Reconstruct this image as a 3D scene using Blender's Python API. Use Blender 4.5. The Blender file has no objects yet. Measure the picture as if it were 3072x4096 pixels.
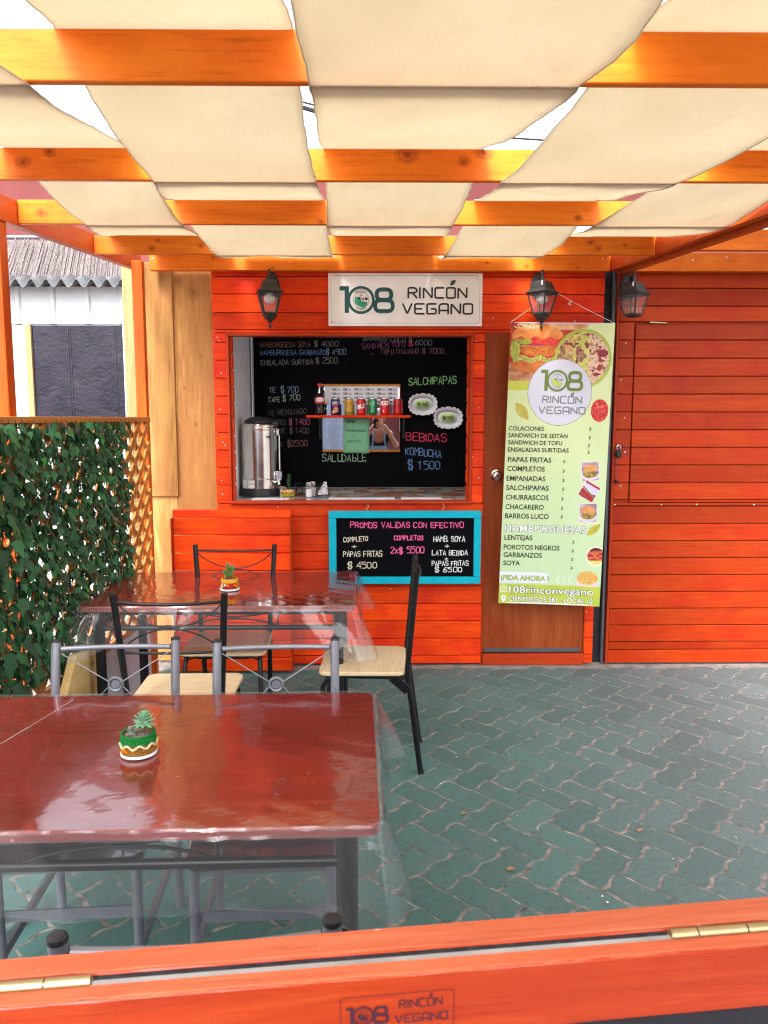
import bpy, math, random
import numpy as np
from mathutils import Vector, Matrix
random.seed(7)
rng = np.random.default_rng(7)
S = bpy.context.scene
COL = S.collection
R = math.radians
PI = math.pi

# ---------------------------------------------------------------- camera
cam_d = bpy.data.cameras.new('camera')
cam = bpy.data.objects.new('camera', cam_d); COL.objects.link(cam)
cam.location = (0, 0, 1.562)
cam.rotation_euler = (R(90 - 6.9), 0, R(-0.6))
cam_d.sensor_fit = 'HORIZONTAL'; cam_d.sensor_width = 36; cam_d.lens = 36.04
cam_d.clip_start = 0.02; cam_d.clip_end = 500
cam_d.dof.use_dof = True; cam_d.dof.focus_distance = 3.9; cam_d.dof.aperture_fstop = 16
S.camera = cam
# ---------------------------------------------------------------- sky, sun, exposure
w = bpy.data.worlds.new('World'); S.world = w; w.use_nodes = True
wn = w.node_tree; bg = wn.nodes['Background']
sky = wn.nodes.new('ShaderNodeTexSky'); sky.sky_type = 'NISHITA'; sky.sun_disc = False
sky.sun_elevation = R(48); sky.sun_rotation = R(195); sky.dust_density = 3.0; sky.ozone_density = 1.0
hs = wn.nodes.new('ShaderNodeHueSaturation'); hs.inputs['Saturation'].default_value = 0.30; hs.inputs['Value'].default_value = 1.25
wn.links.new(sky.outputs[0], hs.inputs['Color']); wn.links.new(hs.outputs[0], bg.inputs[0])
bg.inputs[1].default_value = 0.15
sun_d = bpy.data.lights.new('sun', 'SUN'); sun_d.energy = 0.9; sun_d.angle = R(18); sun_d.color = (1, 0.985, 0.97)
sun = bpy.data.objects.new('sun', sun_d); COL.objects.link(sun)
sun.rotation_euler = (R(42), 0, R(-15)); sun.location = (0, -3, 8)
S.view_settings.view_transform = 'Standard'; S.view_settings.look = 'None'
S.view_settings.exposure = 2.15; S.view_settings.gamma = 1
S.cycles.use_denoising = True
S.cycles.max_bounces = 10; S.cycles.transparent_max_bounces = 24; S.cycles.transmission_bounces = 8
S.cycles.diffuse_bounces = 5; S.cycles.glossy_bounces = 5
S.cycles.sample_clamp_indirect = 8; S.cycles.pixel_filter_type = 'BLACKMAN_HARRIS'; S.cycles.filter_width = 1.15

# ---------------------------------------------------------------- materials
class NT:
    def __init__(s, name):
        s.m = bpy.data.materials.new(name); s.m.use_nodes = True
        s.t = s.m.node_tree; s.b = s.t.nodes['Principled BSDF']; s.out = s.t.nodes['Material Output']
    def n(s, kind, **kw):
        nd = s.t.nodes.new('ShaderNode' + kind)
        for k, v in kw.items():
            if k in nd.inputs: nd.inputs[k].default_value = v
            else: setattr(nd, k, v)
        return nd
    def l(s, a, b): s.t.links.new(a, b)
    def ramp(s, fac, stops, interp='LINEAR'):
        r = s.n('ValToRGB'); e = r.color_ramp.elements; r.color_ramp.interpolation = interp
        while len(e) < len(stops): e.new(0.5)
        for x, (p, c) in zip(e, stops):
            x.position = p; x.color = (*c, 1) if len(c) == 3 else c
        s.l(fac, r.inputs[0]); return r.outputs[0]
    def mix(s, fac, a, b, mode='MIX'):
        m = s.n('Mix'); m.data_type = 'RGBA'; m.blend_type = mode
        for sock, val in ((m.inputs[0], fac), (m.inputs[6], a), (m.inputs[7], b)):
            if hasattr(val, 'links'): s.l(val, sock)
            elif isinstance(val, (int, float)): sock.default_value = val
            else: sock.default_value = (*val, 1)
        return m.outputs[2]
    def math(s, op, a, b=None):
        m = s.n('Math'); m.operation = op
        for i, val in enumerate((a, b)):
            if val is None: continue
            if hasattr(val, 'links'): s.l(val, m.inputs[i])
            else: m.inputs[i].default_value = val
        return m.outputs[0]
    def coords(s, scale=(1, 1, 1), kind='Object', rnd=True):
        tc = s.n('TexCoord'); mp = s.n('Mapping'); mp.inputs['Scale'].default_value = scale
        s.l(tc.outputs[kind], mp.inputs[0])
        if rnd:
            at = s.n('Attribute', attribute_name='rnd')
            cb = s.n('CombineXYZ'); mu = s.math('MULTIPLY', at.outputs['Fac'], 37.0)
            for i in range(3): s.l(mu, cb.inputs[i])
            va = s.n('VectorMath'); va.operation = 'ADD'
            s.l(mp.outputs[0], va.inputs[0]); s.l(cb.outputs[0], va.inputs[1])
            return va.outputs[0]
        return mp.outputs[0]
    def noise(s, vec, scale=5, detail=4, rough=0.55, dist=0):
        nz = s.n('TexNoise', Scale=scale, Detail=detail, Roughness=rough, Distortion=dist)
        s.l(vec, nz.inputs['Vector']); return nz.outputs['Fac']
    def bump(s, h, strength=0.3, dist=0.002):
        b = s.n('Bump', Strength=strength, Distance=dist); s.l(h, b.inputs['Height']); s.l(b.outputs[0], s.b.inputs['Normal']); return b
    def set(s, **kw):
        for k, v in kw.items():
            k = k.replace('_', ' ')
            if isinstance(v, tuple) and len(v) == 3: v = (*v, 1)
            s.b.inputs[k].default_value = v

def flat(name, col, rough=0.5, metal=0.0, var=0.12, bump=0.0, scale=12, spec=0.35, coat=0.0):
    t = NT(name); v = t.coords(rnd=False)
    f = t.noise(v, scale, 5)
    dark = tuple(c * (1 - var * 1.6) for c in col); lite = tuple(min(1, c * (1 + var)) for c in col)
    t.l(t.ramp(f, [(0.3, dark), (0.7, lite)]), t.b.inputs['Base Color'])
    f2 = t.noise(v, scale * 3.1, 4)
    rr = t.n('MapRange'); rr.inputs[3].default_value = max(0.02, rough - 0.08); rr.inputs[4].default_value = min(1, rough + 0.1)
    t.l(f2, rr.inputs[0]); t.l(rr.outputs[0], t.b.inputs['Roughness'])
    t.set(Metallic=metal, Specular_IOR_Level=spec, Coat_Weight=coat)
    if bump: t.bump(t.noise(v, scale * 8, 4), bump, 0.001)
    return t.m

def wood(name, axis, stops, patch=None, rough=0.42, knots=0.0, knotcol=(0.12, 0.02, 0.005), grain=9.0, coat=0.0, spec=0.13, wear=None, kpos=None):
    """stained or raw timber; axis = direction of the grain, stops = colour ramp of the grain"""
    t = NT(name)
    sc = [grain, grain, grain]; sc['xyz'.index(axis)] = grain * 0.07
    v = t.coords(tuple(sc))
    g = t.noise(v, 2.2, 7, 0.62, 1.2)
    col = t.ramp(g, stops)
    v2 = t.coords((1, 1, 1) if axis != 'z' else (1, 1, .6))
    if patch:
        pn = t.noise(v2, 3.2, 4, 0.6, 0.6)
        pf = t.ramp(pn, [(0.42, (0, 0, 0)), (0.66, (1, 1, 1))])
        col = t.mix(pf, col, patch)
    fs_ = [90.0, 90.0, 90.0]; fs_['xyz'.index(axis)] = 5.0
    fine = t.noise(t.coords(tuple(fs_)), 1.0, 4, .7)
    col = t.mix(t.ramp(fine, [(0.30, (.55, .55, .55)), (0.46, (0, 0, 0))]), col, tuple(c * .55 for c in stops[0][1]))
    col = t.mix(t.ramp(fine, [(0.58, (0, 0, 0)), (0.78, (.35, .35, .35))]), col, tuple(min(1, c * 1.25 + .01) for c in stops[-1][1]))
    at = t.n('Attribute', attribute_name='rnd')
    br = t.n('MapRange'); br.inputs[3].default_value = 0.80; br.inputs[4].default_value = 1.14; t.l(at.outputs['Fac'], br.inputs[0])
    hsv = t.n('HueSaturation'); t.l(br.outputs[0], hsv.inputs['Value']); t.l(col, hsv.inputs['Color']); col = hsv.outputs[0]
    if knots > 0:
        ks = [4.5, 4.5, 4.5]; ks['xyz'.index(axis)] = 2.2
        kv = t.coords(tuple(ks))
        vo = t.n('TexVoronoi', Scale=1.0, Randomness=1.0); t.l(kv, vo.inputs['Vector'])
        ring = t.ramp(vo.outputs['Distance'], [(0.0, (1, 1, 1)), (0.055 * knots, (0.85, .85, .85)), (0.075 * knots, (0.1, .1, .1)), (0.11 * knots, (0.5, .5, .5)), (0.16 * knots, (0.05, .05, .05)), (0.22 * knots, (0, 0, 0))])
        col = t.mix(ring, col, knotcol)
    if kpos:
        ov = t.coords((1, 1, 1), rnd=False); dn = t.n('TexNoise', Scale=28.0, Detail=3.0); t.l(ov, dn.inputs['Vector'])
        sb = t.n('VectorMath'); sb.operation = 'MULTIPLY_ADD'; t.l(dn.outputs['Color'], sb.inputs[0]); sb.inputs[1].default_value = (.014, 0, .014); t.l(ov, sb.inputs[2])
        for (kx, ky, kz, kr) in kpos:
            mp = t.n('Mapping'); asp = (.75, .15, 1) if axis == 'x' else (1, .15, .7)
            mp.inputs['Location'].default_value = (-(kx + .007) * asp[0] / kr, -ky * asp[1] / kr, -(kz + .007) * asp[2] / kr); mp.inputs['Scale'].default_value = tuple(a_ / kr for a_ in asp); t.l(sb.outputs[0], mp.inputs[0])
            ln = t.n('VectorMath'); ln.operation = 'LENGTH'; t.l(mp.outputs[0], ln.inputs[0])
            rg = t.ramp(ln.outputs['Value'], [(0.0, (.95, .95, .95)), (.28, (.7, .7, .7)), (.45, (.25, .25, .25)), (.56, (.6, .6, .6)), (.7, (.22, .22, .22)), (.8, (.3, .3, .3)), (1.0, (0, 0, 0))])
            col = t.mix(rg, col, knotcol)
    if wear:
        wn_ = t.noise(v2, 26, 6, 0.7)
        col = t.mix(t.ramp(wn_, [(0.66, (0, 0, 0)), (0.72, (1, 1, 1))]), col, wear)
    t.l(col, t.b.inputs['Base Color'])
    t.set(Roughness=rough, Coat_Weight=coat, Coat_Roughness=0.3, Specular_IOR_Level=spec)
    t.bump(t.math('ADD', g, t.math('MULTIPLY', fine, .8)), 0.4, 0.0015)
    return t.m

ORS = [(0.22, (0.46, 0.024, 0.0025)), (0.45, (0.70, 0.050, 0.004)), (0.62, (0.74, 0.064, 0.005)), (0.80, (0.84, 0.110, 0.008))]
M = {}
M['plank'] = wood('stained_plank', 'x', ORS, patch=(0.56, 0.022, 0.006), knots=0.35, knotcol=(0.2, .01, .004))
M['plank_z'] = wood('stained_plank_upright', 'z', ORS, patch=(0.42, 0.03, 0.008))
M['plank_r'] = wood('stained_plank_neighbour', 'x', [(0.25, (0.28, 0.022, 0.002)), (0.5, (0.36, 0.034, 0.003)), (0.78, (0.41, 0.052, 0.005))], patch=(0.33, 0.020, 0.003), knots=0.3)
HON = [(0.2, (0.56, 0.10, 0.006)), (0.5, (0.70, 0.165, 0.011)), (0.8, (0.76, 0.215, 0.020))]
M['beam_x'] = wood('honey_beam', 'x', HON, patch=(0.62, 0.12, 0.010), knots=0.9, knotcol=(0.22, 0.03, 0.006), grain=7)
M['beam_y'] = wood('honey_beam_long', 'y', [(0.2, (0.36, 0.050, 0.007)), (0.8, (0.50, 0.105, 0.018))], patch=(0.42, .045, .008), knots=0.7, grain=7)
M['post'] = wood('honey_post', 'z', [(0.2, (0.42, 0.05, 0.005)), (0.5, (0.52, 0.085, 0.008)), (0.8, (0.60, 0.14, 0.016))], patch=(0.5, 0.06, 0.008), knots=0.7, grain=7)
M['ply'] = wood('raw_plywood', 'z', [(0.2, (0.16, 0.066, 0.017)), (0.45, (0.26, 0.125, 0.036)), (0.55, (0.18, 0.075, 0.022)), (0.62, (0.28, 0.146, 0.05)), (0.8, (0.31, 0.172, 0.064))], patch=(0.18, 0.072, 0.026), rough=0.6, knots=0.9, knotcol=(0.25, 0.1, 0.03), grain=4, coat=0.0)
M['pine'] = wood('raw_pine', 'z', [(0.2, (0.30, 0.19, 0.08)), (0.8, (0.42, 0.29, 0.14))], rough=0.65, knots=0.5, knotcol=(0.3, .15, .05), grain=6, coat=0)
M['pine_y'] = wood('raw_pine_board', 'y', [(0.2, (0.60, 0.38, 0.13)), (0.8, (0.74, 0.54, 0.25))], rough=0.6, knots=0.6, knotcol=(0.3, .12, .04), grain=6, coat=0)
M['lattice'] = wood('lattice_wood', 'y', [(0.2, (0.42, 0.15, 0.035)), (0.8, (0.58, 0.25, 0.07))], rough=0.55, grain=8, coat=0)
M['door'] = wood('door_veneer', 'z', [(0.2, (0.20, 0.035, 0.009)), (0.5, (0.27, 0.055, 0.014)), (0.8, (0.32, 0.078, 0.022))], patch=(0.22, 0.034, 0.009), rough=0.4, grain=5)
M['beech'] = wood('beech_seat', 'x', [(0.2, (0.60, 0.44, 0.26)), (0.8, (0.72, 0.57, 0.37))], rough=0.35, grain=12, coat=0.3)
M['barrier'] = wood('stained_barrier', 'x', [(0.2, (0.26, 0.016, 0.003)), (0.5, (0.35, 0.034, 0.005)), (0.8, (0.42, 0.062, 0.011))], patch=(0.32, .025, .005), grain=14, rough=0.33, coat=0.5, wear=(0.45, .17, .10))
M['trim'] = wood('dark_red_trim', 'x', [(0.2, (0.30, 0.025, 0.006)), (0.8, (0.46, 0.05, 0.012))], rough=0.4, grain=9)
M['trim_z'] = wood('dark_red_trim_upright', 'z', [(0.2, (0.30, 0.025, 0.006)), (0.8, (0.46, 0.05, 0.012))], rough=0.4, grain=9)
M['black_metal'] = flat('black_paint', (0.006, 0.006, 0.007), 0.36, 0, .2, spec=0.35, coat=0.0)
M['grey_metal'] = flat('silver_grey_paint', (0.19, 0.195, 0.225), 0.34, 0.35, .08, scale=30)
M['lamp_black'] = flat('lantern_black', (0.030, 0.028, 0.028), 0.5, 0, .2, bump=.1)
M['steel'] = flat('brushed_steel', (0.72, 0.70, 0.68), 0.13, 1.0, .03, scale=4)
M['chrome'] = flat('chrome', (0.8, 0.8, 0.8), 0.12, 1.0, .02)
M['brass'] = flat('brass', (0.50, 0.40, 0.22), 0.42, 1.0, .1)
M['rubber'] = flat('black_plastic', (0.014, 0.014, 0.017), 0.4, 0, .2)
M['white'] = flat('white_plastic', (0.78, 0.78, 0.80), 0.4, 0, .03)
M['signwhite'] = flat('sign_white', (0.80, 0.80, 0.83), 0.22, 0, .03, coat=0.4)
M['inwall'] = flat('interior_white', (0.80, 0.82, 0.84), 0.6, 0, .05)
M['paper'] = flat('paper_white', (0.66, 0.66, 0.70), 0.7, 0, .03)
M['greenpaper'] = flat('green_paper', (0.22, 0.55, 0.33), 0.7, 0, .03)
M['limepaper'] = flat('lime_paper', (0.42, 0.60, 0.20), 0.7, 0, .03)
M['board'] = flat('blackboard', (0.0012, 0.0012, 0.0026), 0.6, 0, .5, scale=5, spec=.04)
t = NT('blackboard_slate'); v = t.coords((1, 1, .5), rnd=False); f = t.noise(v, 3.5, 7, .75, .8)
t.l(t.ramp(f, [(.35, (.0010, .0010, .0022)), (.6, (.0022, .0022, .0036)), (.8, (.009, .009, .011))]), t.b.inputs['Base Color']); t.set(Roughness=.6, Specular_IOR_Level=.05); M['board'] = t.m
M['turq'] = flat('turquoise_paint', (0.0, 0.36, 0.48), 0.5, 0, .06, spec=.2, scale=20, bump=.05)
M['dark'] = flat('dark_slot', (0.012, 0.012, 0.018), 0.6, 0, .2)
M['greyrail'] = flat('grey_rail', (0.10, 0.105, 0.12), 0.4, 0.4, .1)
M['teal'] = flat('logo_teal', (0.010, 0.085, 0.095), 0.4, 0, .1)
M['leafgreen'] = flat('logo_green', (0.02, 0.33, 0.20), 0.5, 0, .1)
M['ink'] = flat('dark_ink', (0.022, 0.030, 0.040), 0.5, 0, .1)
M['greyink'] = flat('grey_ink', (0.16, 0.17, 0.17), 0.5, 0, .1)
M['olive'] = flat('olive_ink', (0.13, 0.19, 0.035), 0.5, 0, .1)
M['blackink'] = flat('black_ink', (0.012, 0.010, 0.008), 0.5, 0, .1)
M['lime'] = flat('lime_ink', (0.42, 0.52, 0.06), 0.5, 0, .06)
M['whiteink'] = flat('white_ink', (0.80, 0.80, 0.84), 0.5, 0, .02)
M['stickerink'] = flat('sticker_ink', (0.05, 0.015, 0.03), 0.4, 0, .2)
M['sticker'] = wood('clear_sticker', 'x', [(0.2, (0.55, 0.05, 0.012)), (0.8, (0.68, 0.08, 0.02))], grain=14, rough=.25)
M['bulb'] = flat('frosted_bulb', (0.80, 0.80, 0.82), 0.35, 0, .02)
M['soil'] = flat('dry_soil', (0.20, 0.145, 0.12), 0.95, 0, .4, bump=.8, scale=60)
M['stem'] = flat('plant_stem', (0.10, 0.06, 0.03), 0.8, 0, .3)
M['gum'] = flat('succulent', (0.17, 0.34, 0.20), 0.45, 0, .25, scale=30)
M['jade'] = flat('jade_leaf', (0.09, 0.24, 0.07), 0.35, 0, .25, scale=30)
M['herb'] = flat('herb_leaf', (0.05, 0.16, 0.06), 0.5, 0, .25, scale=30)
for n_, c_ in (('pink', (0.85, 0.14, 0.38)), ('cream', (0.72, 0.66, 0.52)), ('white', (0.75, 0.78, 0.80)), ('blue', (0.14, 0.28, 0.55)),
               ('green', (0.28, 0.60, 0.25)), ('mint', (0.30, 0.46, 0.36)), ('red', (0.75, 0.07, 0.16)), ('rose', (0.40, 0.12, 0.20)), ('brown', (0.26, 0.13, 0.11)),
               ('faint', (0.11, 0.10, 0.12)), ('plum', (0.30, 0.09, 0.20)), ('sky', (0.22, 0.34, 0.48)), ('grey', (0.25, .25, .24))):
    t = NT('chalk_' + n_); v = t.coords(rnd=False); f = t.noise(v, 260, 3)
    t.l(t.ramp(f, [(0.30, tuple(c * 0.45 for c in c_)), (0.6, c_)]), t.b.inputs['Base Color']); t.set(Roughness=0.95, Specular_IOR_Level=0.1)
    M['chalk_' + n_] = t.m

def yarn(name, col):
    t = NT(name); v = t.coords((1, 1, 1.6), rnd=False)
    vo = t.n('TexVoronoi', Scale=190.0); t.l(v, vo.inputs['Vector'])
    t.l(t.ramp(vo.outputs['Distance'], [(0, tuple(min(1, c * 1.25) for c in col)), (0.6, tuple(c * 0.55 for c in col))]), t.b.inputs['Base Color'])
    t.set(Roughness=0.9, Specular_IOR_Level=.15); t.bump(vo.outputs['Distance'], -0.9, 0.003); return t.m
for n_, c_ in (('green', (0.012, 0.20, 0.035)), ('cream', (0.74, 0.66, 0.40)), ('orange', (0.85, 0.26, 0.01)), ('brown', (0.34, 0.15, 0.025)),
               ('yellow', (0.80, 0.42, 0.03)), ('red', (0.45, 0.03, 0.02)), ('lime', (0.25, 0.45, 0.04)), ('white', (0.8, .76, .7))):
    M['yarn_' + n_] = yarn('yarn_' + n_, c_)

# translucent canopy cloth
t = NT('canopy_cloth'); v = t.coords(rnd=False)
f = t.noise(v, 2.5, 5); f2 = t.noise(v, 260, 3)
cc = t.ramp(f, [(0.3, (0.665, 0.59, 0.46)), (0.7, (0.715, 0.65, 0.525))])
cc = t.mix(t.ramp(f2, [(0.56, (0, 0, 0)), (0.8, (.5, .5, .5))]), cc, (0.55, 0.47, 0.38))
df = t.n('BsdfDiffuse'); tr = t.n('BsdfTranslucent'); mx = t.n('MixShader'); mx.inputs[0].default_value = 0.56
rv = t.n('Mapping'); rv.inputs['Rotation'].default_value = (0, 0, .5); rv.inputs['Scale'].default_value = (1.0, .22, 1); tco = t.n('TexCoord'); t.l(tco.outputs['Object'], rv.inputs[0])
wr = t.noise(rv.outputs[0], 9, 4, .5, .4)
wv = t.n('TexWave', Scale=160.0, Distortion=1.0); t.l(t.coords(rnd=False), wv.inputs['Vector'])
bp = t.n('Bump', Strength=0.75, Distance=0.014); t.l(t.math('ADD', wr, t.math('MULTIPLY', wv.outputs['Fac'], .015)), bp.inputs['Height'])
cc = t.mix(t.ramp(t.noise(t.coords(rnd=False), 5.5, 6, .7), [(.55, (0, 0, 0)), (.8, (.42, .42, .42))]), cc, (.54, .45, .34))
for nd in (df, tr): t.l(cc, nd.inputs[0]); t.l(bp.outputs[0], nd.inputs['Normal'])
t.l(df.outputs[0], mx.inputs[1]); t.l(tr.outputs[0], mx.inputs[2]); t.l(mx.outputs[0], t.out.inputs[0]); M['canopy'] = t.m

t = NT('white_awning'); df = t.n('BsdfDiffuse', Color=(0.85, 0.85, 0.87, 1)); tr = t.n('BsdfTranslucent', Color=(0.85, 0.85, 0.88, 1)); mx = t.n('MixShader')
t.l(df.outputs[0], mx.inputs[1]); t.l(tr.outputs[0], mx.inputs[2]); t.l(mx.outputs[0], t.out.inputs[0]); M['awning'] = t.m

# clear plastic sheet
def plastic(name, milk, rough, strength, gl=1.0):
    t = NT(name); v = t.coords(rnd=False)
    tp = t.n('BsdfTransparent', Color=(0.95, 0.96, 0.97, 1)); gs = t.n('BsdfGlossy', Roughness=rough)
    df = t.n('BsdfDiffuse', Color=(0.75, 0.78, 0.82, 1)); lw = t.n('LayerWeight', Blend=0.5)
    fm = t.n('MapRange'); fm.inputs[3].default_value = 0.045 * gl; fm.inputs[4].default_value = 0.95; t.l(t.math('POWER', lw.outputs['Facing'], 4.6), fm.inputs[0])
    bp = t.n('Bump', Strength=strength, Distance=0.004)
    t.l(t.noise(v, 14, 3, 0.5, .5), bp.inputs['Height'])
    for nd in (gs, lw): t.l(bp.outputs[0], nd.inputs['Normal'])
    m1 = t.n('MixShader'); m1.inputs[0].default_value = milk; t.l(tp.outputs[0], m1.inputs[1]); t.l(df.outputs[0], m1.inputs[2])
    m2 = t.n('MixShader'); t.l(fm.outputs[0], m2.inputs[0]); t.l(m1.outputs[0], m2.inputs[1]); t.l(gs.outputs[0], m2.inputs[2])
    t.l(m2.outputs[0], t.out.inputs[0]); return t.m
M['plastic'] = plastic('clear_vinyl', 0.042, 0.05, 0.15, 0.85)
M['crease'] = plastic('vinyl_crease', 0.22, 0.12, 0.2, 2.0)
M['rim'] = plastic('crimped_vinyl', 0.05, 0.18, 0.5, 1.1)
M['plastic_top'] = plastic('clear_vinyl_flat', 0.006, 0.05, 0.16, 1.35)
M['lampglass'] = plastic('lantern_glass', 0.05, 0.03, 0.0)

# varnished table top
t = NT('table_varnish'); v = t.coords((1, 1, 1), rnd=False); vg = t.coords((1.2, 14, 4), rnd=False)
g = t.noise(vg, 3, 6, .6, 1.0); big = t.noise(v, 2.4, 4)
cc = t.ramp(g, [(0.25, (0.14, 0.014, 0.008)), (0.55, (0.20, 0.021, 0.010)), (0.8, (0.25, 0.034, 0.014))])
cc = t.mix(t.ramp(big, [(0.4, (0, 0, 0)), (0.65, (.7, .7, .7))]), cc, (0.24, 0.020, 0.017))
sp = t.noise(v, 90, 2); cc = t.mix(t.ramp(sp, [(0.73, (0, 0, 0)), (0.77, (.6, .6, .6))]), cc, (0.6, 0.45, 0.38))
t.l(cc, t.b.inputs['Base Color'])
sm = t.noise(v, 5, 6, .65); rr = t.n('MapRange'); rr.inputs[1].default_value = .35; rr.inputs[2].default_value = .7; rr.inputs[3].default_value = 0.10; rr.inputs[4].default_value = 0.26; t.l(sm, rr.inputs[0])
t.l(rr.outputs[0], t.b.inputs['Roughness']); t.set(Specular_IOR_Level=0.5, Coat_Weight=0.2, Coat_Roughness=0.08); M['table'] = t.m
M['tabledge'] = wood('table_edge_wood', 'x', [(0.3, (0.20, 0.02, 0.015)), (0.8, (0.33, 0.06, 0.04))], grain=20, rough=.3, wear=(.7, .5, .35))
M['seatdark'] = flat('dark_varnished_seat', (0.055, 0.018, 0.020), 0.14, 0, .2, spec=.7, coat=.6)

# paving: painted concrete pavers, joint sand, bare concrete
def paver(name, a, b, c):
    t = NT(name); v = t.coords(rnd=False)
    n1 = t.noise(v, 1.1, 4, .6); n2 = t.noise(v, 42, 6, .75); n3 = t.noise(v, 9, 6, .7); n4 = t.noise(v, 130, 2)
    tc = t.n('TexCoord'); sx = t.n('SeparateXYZ'); t.l(tc.outputs['Object'], sx.inputs[0])
    gx = t.math('ADD', sx.outputs[0], t.math('MULTIPLY', n1, 1.4))
    mr = t.n('MapRange'); mr.inputs[1].default_value = 0.6; mr.inputs[2].default_value = 2.4; t.l(gx, mr.inputs[0])
    col = t.mix(mr.outputs[0], a, b)
    col = t.mix(t.ramp(n3, [(0.50, (0, 0, 0)), (0.75, (.75, .75, .75))]), col, c)
    col = t.mix(t.ramp(n2, [(0.30, (.6, .6, .6)), (0.5, (0, 0, 0))]), col, tuple(x * .45 for x in b))
    dn_ = t.noise(v, 3.1, 7, .75); col = t.mix(t.ramp(dn_, [(0.56, (0, 0, 0)), (0.74, (.6, .6, .6))]), col, (0.125, 0.115, 0.098))
    col = t.mix(t.ramp(n4, [(0.74, (0, 0, 0)), (0.78, (.8, .8, .8))]), col, (0.42, 0.42, 0.38))
    at = t.n('Attribute', attribute_name='rnd'); br = t.n('MapRange'); br.inputs[3].default_value = .93; br.inputs[4].default_value = 1.16; t.l(at.outputs['Fac'], br.inputs[0])
    hv = t.n('HueSaturation'); t.l(br.outputs[0], hv.inputs['Value']); t.l(col, hv.inputs['Color'])
    t.l(hv.outputs[0], t.b.inputs['Base Color']); t.set(Roughness=0.75, Specular_IOR_Level=.25)
    bm = t.n('Bump', Strength=0.8, Distance=0.003); t.l(n2, bm.inputs['Height']); t.l(bm.outputs[0], t.b.inputs['Normal'])
    return t.m
M['paver'] = paver('painted_paver', (0.060, 0.144, 0.130), (0.104, 0.136, 0.134), (0.118, 0.146, 0.140))
M['joint'] = flat('joint_sand', (0.225, 0.195, 0.172), 0.95, 0, .45, bump=.9, scale=26)
M['concrete'] = flat('bare_concrete', (0.24, 0.22, 0.20), 0.9, 0, .25, bump=.5, scale=14)

t = NT('reed_mat'); v = t.coords((60, 60, 1.2), rnd=False); f = t.noise(v, 2.0, 4, .7)
t.l(t.ramp(f, [(0.3, (0.06, 0.045, 0.042)), (0.5, (0.15, 0.12, 0.115)), (0.72, (0.30, 0.26, 0.25))]), t.b.inputs['Base Color']); t.set(Roughness=.9); t.bump(f, .8, .01); M['reed'] = t.m
M['corr'] = flat('corrugated_fibre', (0.11, 0.11, 0.115), 0.8, 0, .2)
M['whitemetal'] = flat('white_sheet_metal', (0.50, 0.52, 0.56), 0.45, 0, .05)
t = NT('tinted_film'); v = t.coords((1, 1, 1.6), rnd=False); f = t.noise(v, 3, 6, .6, 1.5)
t.l(t.ramp(f, [(0.35, (0.006, 0.005, 0.012)), (0.6, (0.018, 0.014, 0.026)), (0.75, (0.05, 0.033, 0.035))]), t.b.inputs['Base Color'])
t.set(Roughness=0.16, Specular_IOR_Level=.22); t.bump(t.noise(v, 14, 5, .6, 1.0), .35, .01); M['film'] = t.m
M['pinkwall'] = flat('red_rendered_wall', (0.15, 0.036, 0.034), 0.85, 0, .08, scale=3)
M['roofdark'] = flat('dark_roof_edge', (0.10, 0.09, 0.09), 0.8, 0, .3)
M['curtain'] = flat('pale_blue_curtain', (0.34, 0.38, 0.46), 0.8, 0, .1)
t = NT('mirror_silver'); t.set(Base_Color=(.60, .63, .68), Metallic=1.0, Roughness=0.0); M['mirror'] = t.m

def leafmat():
    t = NT('plastic_ivy_leaf'); v = t.coords(rnd=True); n1 = t.noise(v, 3, 3)
    at = t.n('Attribute', attribute_name='rnd')
    cc = t.ramp(at.outputs['Fac'], [(0.0, (0.008, 0.034, 0.014)), (0.5, (0.020, 0.098, 0.036)), (0.88, (0.034, 0.155, 0.050)), (1.0, (0.025, 0.20, 0.035))])
    cc = t.mix(t.ramp(n1, [(.4, (0, 0, 0)), (.7, (.4, .4, .4))]), cc, (0.022, 0.045, 0.018))
    t.l(cc, t.b.inputs['Base Color']); t.set(Roughness=.45, Specular_IOR_Level=.3); return t.m
M['ivy'] = leafmat()

# terrazzo-like broken tile counter
t = NT('broken_tile_counter'); v = t.coords((1, 1, 1), rnd=False)
vo = t.n('TexVoronoi', Scale=8.0); t.l(v, vo.inputs['Vector']); ve = t.n('TexVoronoi', Scale=8.0, feature='DISTANCE_TO_EDGE'); t.l(v, ve.inputs['Vector'])
sx = t.n('SeparateXYZ'); t.l(vo.outputs['Color'], sx.inputs[0])
cc = t.ramp(sx.outputs[0], [(0.0, (0.45, 0.44, 0.42)), (0.35, (0.20, 0.25, 0.36)), (0.5, (0.40, 0.18, 0.12)), (0.7, (0.62, 0.58, 0.52)), (0.9, (0.50, 0.40, 0.30))], 'CONSTANT')
cc = t.mix(t.ramp(ve.outputs['Distance'], [(0.02, (1, 1, 1)), (0.05, (0, 0, 0))]), cc, (0.22, 0.19, 0.17))
t.l(cc, t.b.inputs['Base Color']); t.set(Roughness=.25); M['counter'] = t.m

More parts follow.
